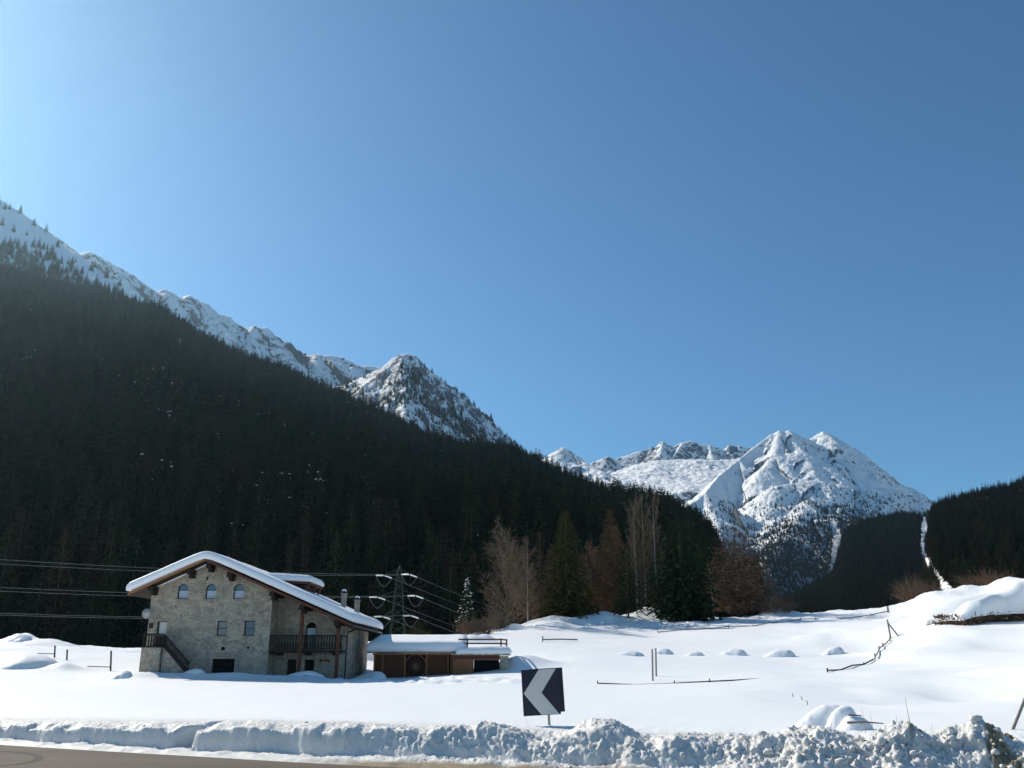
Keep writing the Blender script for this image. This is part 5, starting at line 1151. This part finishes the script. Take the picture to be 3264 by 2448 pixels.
for i, (px, py) in enumerate(tips):
    tip = P(px, py, YP); sgn = -1 if i % 2 == 0 else 1
    zb_ = tip.z + 0.1; hb = hw(zb_)
    arm = MB(); 
    for sy in (-1, 1): arm.bar((pb.x + sgn * hb, YP + sy * hb, zb_ - 0.1), tip, 0.06, 0.06)
    for sy in (-1, 1): arm.bar((pb.x + sgn * hw(zb_ + 1.0), YP + sy * hw(zb_ + 1.0), zb_ + 1.0), tip, 0.045, 0.045)
    armo = arm.build('cross_arm', M['steel_pylon'], pyl)
    la = tip + Vector((-1.45, -0.6, -0.06)); ra = tip + Vector((1.35, 0.9, -0.42))
    insulator(tip + Vector((-0.08, -0.03, 0)), la, armo); insulator(tip + Vector((0.08, 0.03, -0.02)), ra, armo)
    q = MB(); q.tube([la + (ra - la) * t + Vector((0, 0, -1.75 * 4 * t * (1 - t) * (1 - 0.2 * (2 * t - 1) ** 2))) for t in np.linspace(0, 1, 13)], 0.028, 5); q.build('jumper', M['wire'], armo)
    # spans
    end = P(-500, left_y[i][0] - 25, 132 if i % 2 else 136)
    pts = [la + (end - la) * t + Vector((0, 0, -0.9 * 4 * t * (1 - t))) for t in np.linspace(0, 1, 24)]
    w_ = MB(); w_.tube(pts, 0.018, 5); o = w_.build('power_line', M['wire']); tag(o, f'{LV[i]} wire running from the {SD[i]} side of the pylon leftwards behind the house', 'power line', 'power lines')
    ex = 1900; ey = py + right_dir[i] * (ex - px) * 0.98; end = P(ex, ey, 330)
    pts = [ra + (end - ra) * t + Vector((0, 0, -2.2 * 4 * t * (1 - t))) for t in np.linspace(0, 1, 24)]
    w_ = MB(); w_.tube(pts, 0.021, 5); o = w_.build('power_line', M['wire']); tag(o, f'{LV[i]} wire running from the {SD[i]} side of the pylon down to the trees', 'power line', 'power lines')

# ------------------------------------------------------------------ chevron sign
YG = 23.2
s_tl, s_tr, s_bl, s_br = P(1662.5, 2144, YG), P(1774, 2137, YG), P(1673, 2275, YG), P(1787, 2269, YG)
sc0 = (s_tl + s_tr + s_bl + s_br) / 4; ux = ((s_tr - s_tl) + (s_br - s_bl)); ux = Vector((ux.x, 0.0, ux.z)).normalized(); uz = ux.cross(Vector((0, -1, 0))) * -1
uz = Vector((-ux.z, 0, ux.x)); W2 = 0.475; H2 = (s_tl - s_bl).length / 2
def SP(u, v, y=0.0): return sc0 + ux * u + uz * v + Vector((0, y, 0))
zb_ = bank_z(sc0.x + 0.05, YG)
sign = thing('chevron_sign', (SP(0.15, 0).x, YG, zb_ - 0.3), 'tilted black road sign with a white left chevron on a thin post', 'road sign')
H2 = 0.54; W2 = 0.46
b = MB(); b.poly([SP(-W2, -H2), SP(W2, -H2), SP(W2, H2), SP(-W2, H2)], (0, 0.03, 0)); pan = b.build('panel', M['sign_black'], sign)
cs = []
a0 = -0.93 * W2; ins = -0.02 * W2 + 0.0
cs = [SP(-0.06 * W2, H2 * 0.985, -0.004), SP(0.90 * W2, H2 * 0.985, -0.004), SP(0.02 * W2, -0.02 * H2, -0.004), SP(0.94 * W2, -H2 * 0.985, -0.004), SP(-0.02 * W2, -H2 * 0.985, -0.004), SP(-0.90 * W2, -0.02 * H2, -0.004)]
cs = [SP(-0.05 * W2, H2 * .985, -.006), SP(0.88 * W2, H2 * .985, -.006), SP(0.03 * W2, -0.03 * H2, -.006), SP(0.92 * W2, -H2 * .985, -.006), SP(-0.03 * W2, -H2 * .985, -.006), SP(-0.93 * W2, -0.03 * H2, -.006)]
b = MB(); b.add(cs, [(0, 5, 2, 1), (5, 4, 3, 2)]); b.build('chevron', M['sign_white'], pan)
# the second panel standing behind, seen as a dark strip at the right
b = MB(); b.poly([SP(-W2 + 0.2, -H2 + 0.05, 0.10), SP(W2 + 0.11, -H2 + 0.05, 0.10), SP(W2 + 0.11, H2 + 0.01, 0.10), SP(-W2 + 0.2, H2 + 0.01, 0.10)], (0, 0.03, 0)); b.build('rear_panel', M['sign_black'], sign)
pt_ = SP(0.16, -H2 * 0.9, 0.065); dn = SP(0.16, -H2 * 2.2, 0.065); b = MB(); b.tube([SP(0.16, H2 * 0.8, 0.065), dn], 0.033, 10); b.build('post', M['galv'], sign, True)
for v in (0.5, -0.5):
    b = MB(); b.bar(SP(0.04, v * H2, 0.065), SP(0.28, v * H2, 0.065), 0.07, 0.05); b.build('clamp', M['galv'], sign)

# ------------------------------------------------------------------ buried fences, poles, twigs
def gp(px, py, Y, dz=0.0):
    p = P(px, py, Y); return Vector((p.x, p.y, fz(p.x, p.y) + dz))
def ray_ground(px, py, y0=20, y1=200):
    """where the sight line meets the snow"""
    ys = np.linspace(y0, y1, 1400); a_, e_ = ae(px, py); z = CAM_H + e_ * ys; g_ = field_z(a_ * ys, ys); k = np.nonzero(g_ > z)[0]
    y = ys[k[0]] if len(k) else 120.0
    return Vector((a_ * y, y, fz(a_ * y, y)))
def fence(label, pts, m, posts, rr=0.07, lift=0.12, post_h=0.35, cat='fence', group='wooden fences half buried in the snow'):
    P3 = [ray_ground(*p) for p in pts]; f = thing('buried_fence', P3[0], label, cat, group)
    for a_, c_ in zip(P3[:-1], P3[1:]):
        L_ = (c_ - a_).length; n = max(2, int(L_ / 3)); q = [a_ + (c_ - a_) * (i / n) for i in range(n + 1)]
        q = [Vector((v.x, v.y, fz(v.x, v.y) + lift + rr * 1.1 * math.sin(v.x * 0.9 + v.y * 0.37))) for v in q]
        # one rail per bay
        for u, v in zip(q[:-1], q[1:]):
            b = MB(); b.tube([u, v], rr, 6); b.build('rail', M[m], f)
        for v in q[::posts]:
            b = MB(); b.tube([v - Vector((0, 0, lift + 0.4)), v + Vector((0, 0, post_h - lift + 0.06))], rr * 0.9, 6); b.build('post', M[m], f)
    return f
fence('long fence rail along the far side of the snowy paddock', [(2096, 2016), (2400, 1996), (2600, 1974), (2830, 1950)], 'wood_grey', 3, 0.07, 0.10, 0.26)
fence('fence rail showing near the two pale poles in the meadow', [(1905, 2180), (2150, 2178), (2262, 2175), (2420, 2162)], 'wood_dark', 4, 0.04, 0.02, 0.12)
fence('short slanting fence rail on the right of the paddock', [(2638, 2143), (2786, 2105)], 'wood_dark', 3, 0.055, 0.08, 0.18)
fence('broken fence climbing from slanting rail to paddock corner', [(2790, 2102), (2815, 2062), (2838, 2044)], 'wood_grey', 2, 0.06, 0.2, 0.4)
fence('low rail beyond the terrace ending at a snowy post', [(1730, 2046), (1840, 2044)], 'wood_grey', 3, 0.09, 0.25, 0.6)
c = ray_ground(2840, 2035); fb = thing('fence_corner', c, 'leaning braced post at the paddock corner with snow on it', 'fence post', 'wooden fences half buried in the snow')
b = MB(); b.tube([c - Vector((0, 0, .4)), c + Vector((-0.15, 0, 1.9))], 0.09, 6, 0.08); b.build('post', M['wood_grey'], fb)
b = MB(); b.tube([c + Vector((1.0, -.4, -.3)), c + Vector((-0.1, 0, 1.5))], 0.09, 6, 0.08); b.build('brace', M['wood_grey'], fb)
c = ray_ground(2831, 1953); b = MB(); b.tube([c - Vector((0, 0, .4)), c + Vector((0.05, 0, 1.0))], 0.16, 6, 0.14); tag(b.build('fence_post', M['wood_grey']), 'stout end post of the far paddock fence', 'fence post', 'wooden fences half buried in the snow')
for (px, pt, pbm, lab) in ((2080.5, 2069, 2170, 'taller of two pale poles standing in the snowy meadow'), (2091.5, 2066, 2156, 'shorter of two pale poles, standing just behind the other')):
    c = ray_ground(px, pbm); top = P(px - 1.5, pt, c.y); b = MB(); b.bar(c - Vector((0, 0, .4)), top, 0.115, 0.09); tag(b.build('wooden_pole', M['wood_pale']), lab, 'pole', 'pair of poles in the meadow')
for (px, pt, pbm, lab) in ((175, 2058, 2097, 'leftmost dark post of the fence at the left edge'), (214, 2070, 2105, 'middle dark post of the fence at the left edge'), (354, 2074, 2139, 'tall thin dark post between left fence and house')):
    c = ray_ground(px, pbm); top = P(px + 0.5, pt, c.y); b = MB(); b.bar(c - Vector((0, 0, .4)), top, 0.10, 0.10); tag(b.build('fence_post', M['wood_dark']), lab, 'fence post', 'fence posts left of the house')
for pa, pc, lab in (((120, 2086), (176, 2087), 'thin rail at the leftmost dark fence post'), ((278, 2128), (354, 2130), 'thin rail joined to the tall thin dark post')):
    a_ = ray_ground(*pa); c_ = ray_ground(*pc); c_.y = a_.y = (a_.y + c_.y) / 2; a_ = P(*pa, a_.y) + Vector((0, 0, .1)); c_ = P(*pc, c_.y) + Vector((0, 0, .1)); b = MB(); b.bar(a_, c_, 0.07, 0.07); tag(b.build('fence_rail', M['wood_grey']), lab, 'fence rail', 'fence posts left of the house')

# smooth snow mounds in the paddock
def mound(name, px, py, Y, wpx, hpx, label, group, m='snow', lean=0.25, dp=0.8, Zadd=0.0, seed=1):
    p = ray_ground(px, py) if Y is None else gp(px, py, Y); r = wpx / 2 / F * p.y; h = hpx / F * p.y
    u = np.linspace(-2.1, 1.05, 44); v = np.linspace(-1.05, 1.05, 30); U, W = np.meshgrid(u, v, indexing='ij')
    wob = 1 + 0.16 * fbm(U * 1.3 + seed * 7, W * 1.3, 3, seed)
    q = np.sqrt((np.where(U < 0, U / (2.0 if lean > 0 else 1.2), U)) ** 2 + W ** 2) / wob
    ex = 0.55 + 0.75 * sstep(0.5, -1.0, U)
    f = np.clip(1 - q * q, 0, 1) ** ex
    X_ = p.x + U * r * 0.8; Y_ = p.y + W * r * dp
    Z_ = field_z(X_, Y_) - 0.03 + f * h * (1 + 0.08 * fbm(U * 2, W * 2, 2, seed + 3)) - 0.12 * (q > 1)
    V = np.stack([X_, Y_, Z_], -1).reshape(-1, 3); Fq = grid_faces(44, 30)[:, ::-1]
    o = np_obj(name, V - np.array(p), Fq, M[m]); o.location = p; tag(o, label, 'snow mound', group); return o
GM = 'snow mounds in the paddock'
for i, (px, py, wd, h, lab) in enumerate(((2020, 2090, 76, 15, 'long low snow mound, leftmost in the paddock'), (2119, 2084, 62, 17, 'rounded snow mound just right of the two pale poles'), (2221, 2089, 50, 12, 'smallest snow mound in the paddock, third from left'), (2352, 2088, 78, 20, 'wide flat snow mound in the middle of the paddock'), (2498, 2092, 88, 22, 'largest snow mound, right of the paddock middle'), (2664, 2084, 62, 22, 'steep snow mound, rightmost in the paddock'))):
    mound('snow_mound', px, py, None, wd, h, lab, GM, lean=0.45, seed=i)
GL = 'smooth snow lumps behind the roadside bank'
mound('snow_lump', 2655, 2296, 22.9, 150, 66, 'tall smooth snow lump behind the roadside bank, left of its twin', GL, lean=0.5, seed=11)
mound('snow_lump', 2697, 2298, 22.5, 96, 66, 'rounded smooth snow lump with shaded right side behind the bank', GL, lean=0.25, seed=12)
mound('snow_lump', 2722, 2308, 22.1, 130, 40, 'low smooth snow lump covering the end of the log', GL, lean=-0.1, seed=13)
a_ = gp(2700, 2300, 21.6, 0.16); c_ = P(2816, 2306, 21.6); b = MB(); b.tube([a_, a_ + (c_ - a_) * 0.5 + Vector((0, 0, .02)), c_], 0.03, 7, 0.012); tag(b.build('log', M['wood_grey']), 'thin grey log end sticking out of the smooth snow lump', 'log')
a_ = gp(2705, 2284, 22.0, 0.3); c_ = P(2746, 2281, 22.0); b = MB(); b.tube([a_, c_], 0.03, 6, 0.012); tag(b.build('stick', M['wood_grey']), 'short grey stick poking out above the log', 'stick')
mound('snow_mound', 66, 2053, 108, 70, 14, 'big snow mound on the skyline at the left edge', 'snow heaps left of the house', lean=0.1, seed=21)
mound('snow_heap', 70, 2140, 77, 270, 34, 'broad shaded snow heap at the left edge below the fence', 'snow heaps left of the house', lean=0.2, seed=22)
mound('snow_heap', 630, 2158, 67.5, 60, 14, 'flat snow heap in front of the garage doorway', 'snow heaps in front of the house', lean=0.1, seed=23)
mound('snow_heap', 985, 2160, 68.5, 120, 26, 'snow heap below the barred window of the house', 'snow heaps in front of the house', lean=0.1, seed=24)
mound('snow_heap', 1195, 2158, 74.5, 90, 24, 'snow heap against the left corner of the shed', 'snow heaps in front of the house', lean=0.1, seed=25)
mound('snow_heap', 390, 2162, 66.5, 60, 14, 'small snow heap left of the stone stair landing', 'snow heaps in front of the house', lean=0.1, seed=26)
mound('snow_heap', 1205, 2062, 90, 90, 30, 'snow heap between house corner and shed roof', 'snow heaps behind the shed', lean=0.1, seed=27)
mound('snow_heap', 1508, 2046, 95, 34, 16, 'pointed snow heap behind the terrace railing', 'snow heaps behind the shed', lean=0.2, seed=28)
mound('snow_heap', 1540, 2044, 95, 36, 20, 'taller snow heap behind the terrace railing', 'snow heaps behind the shed', lean=0.3, seed=29)
# dark brush showing under the left heap
shrub('leafless_shrub', 68, 2138, 78.3, 30, 16, 'dark brush showing under the snow heap at the left edge', M['twig_brown'], 41, 200)

# snow-laden hedge at the right
hp = [ray_ground(px, py) for px, py in ((2985, 1992), (3060, 1992), (3130, 1986), (3200, 1980), (3290, 1976), (3400, 1972))]
hd = thing('snowy_hedge', hp[1], 'clipped dark hedge weighed down by a thick snow cap at the right edge', 'hedge')
rg = np.random.default_rng(9); P0 = []; D = []
for a_, c_ in zip(hp[:-1], hp[1:]):
    for _ in range(1100):
        t = rg.random(); p = a_ + (c_ - a_) * t; P0.append((p.x, p.y + rg.normal() * 0.35, fz(p.x, p.y) + rg.random() * 0.85 - 0.1)); D.append(rg.normal(size=3) + np.array([0, -0.3, 0.4]))
P0 = np.array(P0); V, Fq = blades(P0, unit(np.array(D)), 0.25 + 0.3 * rg.random(len(P0)), np.full(len(P0), 0.09), rg)
np_obj('twigs', V, Fq, M['twig_brown'], hd, False)
L_ = len(hp); hx = np.array([p.x for p in hp]); hy = np.array([p.y for p in hp])
sx_ = np.linspace(hx[0] - 0.3, hx[-1], 90); tt = np.linspace(-1, 1, 20); SX, TT = np.meshgrid(sx_, tt, indexing='ij'); yc = np.interp(SX, hx, hy)
zg_ = field_z(SX, yc); thick = 0.85 + 0.35 * fbm(SX * 0.6, TT, 3, 61); topz = 0.85 + 0.55 * vnoise(SX * 0.5, TT * 0.4, 63) * 1.0 + np.where(TT > 0, 0.0, 0)
wedge = sstep(sx_[0], sx_[0] + 2.5, SX)
Yh = yc + TT * 1.25 + 0.5; prof = np.sqrt(np.clip(1 - TT ** 2, 0, 1)); Zh = zg_ + (0.62 + topz * prof * (1.2 + 1.3 * sstep(sx_[0] + 2, sx_[0] + 9, SX))) * (0.35 + 0.65 * wedge) - 0.25 * (TT > 0.7); 
V1 = np.stack([SX, Yh, Zh], -1).reshape(-1, 3); V2 = np.stack([SX, Yh, zg_ + (0.5 + 0.22 * vnoise(SX * 2, TT * 2, 67)) * wedge], -1).reshape(-1, 3); f1 = grid_faces(90, 20)[:, ::-1]
np_obj('snow_cap', np.concatenate([V1, V2]), np.concatenate([f1, f1[:, ::-1] + 1800]), M['snow_roof'], hd)

# dry stems and twigs sticking out of the bank, leaning pole at the right edge
for (pa, pc, Y, r, lab) in (((2885, 2224), (2906, 2336), 20.5, 0.010, 'tall dry stem sticking out of the bank'), ((2747, 2252), (2756, 2300), 20.8, 0.006, 'thin dry stem left of the tall one'), ((2772, 2268), (2780, 2300), 20.8, 0.006, 'short dry stem above the log end'), ((2856, 2276), (2858, 2316), 20.6, 0.006, 'short dry stem close to the tall one'), ((2973, 2301), (2950, 2340), 20.3, 0.005, 'thin dry stem leaning right')):
    a_ = P(*pa, Y); c_ = P(*pc, Y) - Vector((0, 0, .25)); b = MB(); b.tube([c_, (a_ + c_) / 2 + Vector((.01, 0, 0)), a_], r, 5, r * 0.4); tag(b.build('dry_stem', M['straw']), lab, 'dry stem', 'dry stems in the bank')
a_ = P(3275, 2208, 21.5); c_ = P(3236, 2306, 21.5); b = MB(); b.tube([c_ + (c_ - a_) * 0.25, a_ + (a_ - c_) * 0.5], 0.035, 8); tag(b.build('marker_pole', M['wood_grey']), 'thin grey pole leaning out of the snow at the right edge', 'pole')
for i, (px, py) in enumerate(((2531, 2222), (2560, 2232), (2578, 2248))):
    c = ray_ground(px, py); b = MB(); b.tube([c - Vector((0, 0, .2)), c + Vector((-0.06, 0, .16))], 0.018, 5); tag(b.build('fence_peg', M['wood_grey']), ['topmost tiny peg of three above the smooth snow lumps', 'middle tiny peg of three above the smooth snow lumps', 'lowest tiny peg of three above the smooth snow lumps'][i], 'peg', 'tiny pegs in the meadow')

# loose snow clods along the foot and on the rough right part of the bank
def clods():
    rg = np.random.default_rng(15); import bmesh
    bm = bmesh.new(); bmesh.ops.create_icosphere(bm, subdivisions=1, radius=1.0); bv = np.array([v.co[:] for v in bm.verts]); bf = np.array([[v.index for v in f.verts] for f in bm.faces]); bm.free()
    Xb, Yb, Zb, pxb, Tb = BK; VV = []; FF = []; n0 = 0
    dens = (0.05 + 0.5 * sstep(900, 1500, pxb) + 1.6 * sstep(2300, 2800, pxb)) * (sstep(-0.2, 0.0, Tb) * sstep(1.9, 0.7, Tb)) * (pxb > -200) * (pxb < 3500)
    fl = dens.ravel() / dens.sum(); ids = rg.choice(len(fl), size=260, p=fl)
    for i in ids:
        s = 0.014 + 0.065 * rg.random() ** 3.5; s *= 1 + 0.5 * float(pxb.ravel()[i] > 2300)
        v = bv * (1 + 0.5 * fbm(bv[:, 0] * 2 + i, bv[:, 1] * 2 + bv[:, 2] * 3, 3, int(i) % 97))[:, None] * np.array([s * (0.7 + 0.6 * rg.random()), s * (0.7 + 0.6 * rg.random()), s * (0.6 + 0.4 * rg.random())])
        VV.append(v + np.array([Xb.ravel()[i], Yb.ravel()[i] - 0.02, Zb.ravel()[i] + s * 0.25])); FF.append(bf + n0); n0 += len(v)
    o = np_obj('snow_clods', np.concatenate(VV), None, M['bank'], None, False, {'dirt': np.zeros(n0)}, np.concatenate(FF)); tag(o, 'loose snow clods scattered on the roadside bank', kind='stuff')
clods()
# lumps of frozen earth in the bank
for i, (px, py, Y, s, lab) in enumerate(((2928, 2352, 20.0, 0.13, 'brown lump of frozen earth and grass on top of the bank'), (3205, 2322, 19.4, 0.10, 'grey brown earth lump poking from the bank at the right edge'), (3225, 2400, 18.6, 0.14, 'large dirty earth lump at the lower right corner'), (2775, 2438, 18.6, 0.07, 'small dark earth lump low in the bank'))):
    p = P(px, py, Y); zb_ = bank_z(p.x, Y); n, k = 22, 12; A, Q = np.meshgrid(np.linspace(0, 6.2832, n, endpoint=False), np.linspace(0.02, math.pi - 0.02, k), indexing='ij')
    rr = s * (1 + 0.9 * fbm(np.cos(A) * 2 + i * 3, np.sin(A) * 2 + Q * 1.5, 4, 90 + i)); V = np.stack([np.cos(A) * np.sin(Q) * rr, np.sin(A) * np.sin(Q) * rr, np.cos(Q) * rr], -1).reshape(-1, 3)
    q = np.arange(n * k).reshape(n, k); j = np.roll(q, -1, 0); Fq = np.stack([q[:, :-1], j[:, :-1], j[:, 1:], q[:, 1:]], -1).reshape(-1, 4)[:, ::-1]
    o = np_obj('earth_lump', V, Fq, M['dirt']); o.location = (p.x, Y, zb_ - s * .35); tag(o, lab, 'earth lump', 'earth lumps in the bank')

# ------------------------------------------------------------------ valley haze
hz = MB(); hz.box(-7000, 7000, -600, 7200, -45, 1900)
hm = bpy.data.materials.new('valley_haze'); hm.use_nodes = True; t_ = hm.node_tree; t_.nodes.remove(t_.nodes['Principled BSDF'])
pv = t_.nodes.new('ShaderNodeVolumePrincipled'); pv.inputs['Color'].default_value = (0.52, 0.80, 1.0, 1); pv.inputs['Density'].default_value = 3.4e-5; pv.inputs['Anisotropy'].default_value = 0.7
t_.links.new(pv.outputs[0], t_.nodes['Material Output'].inputs['Volume'])
tag(hz.build('haze', hm), 'thin bright haze filling the valley', kind='stuff')
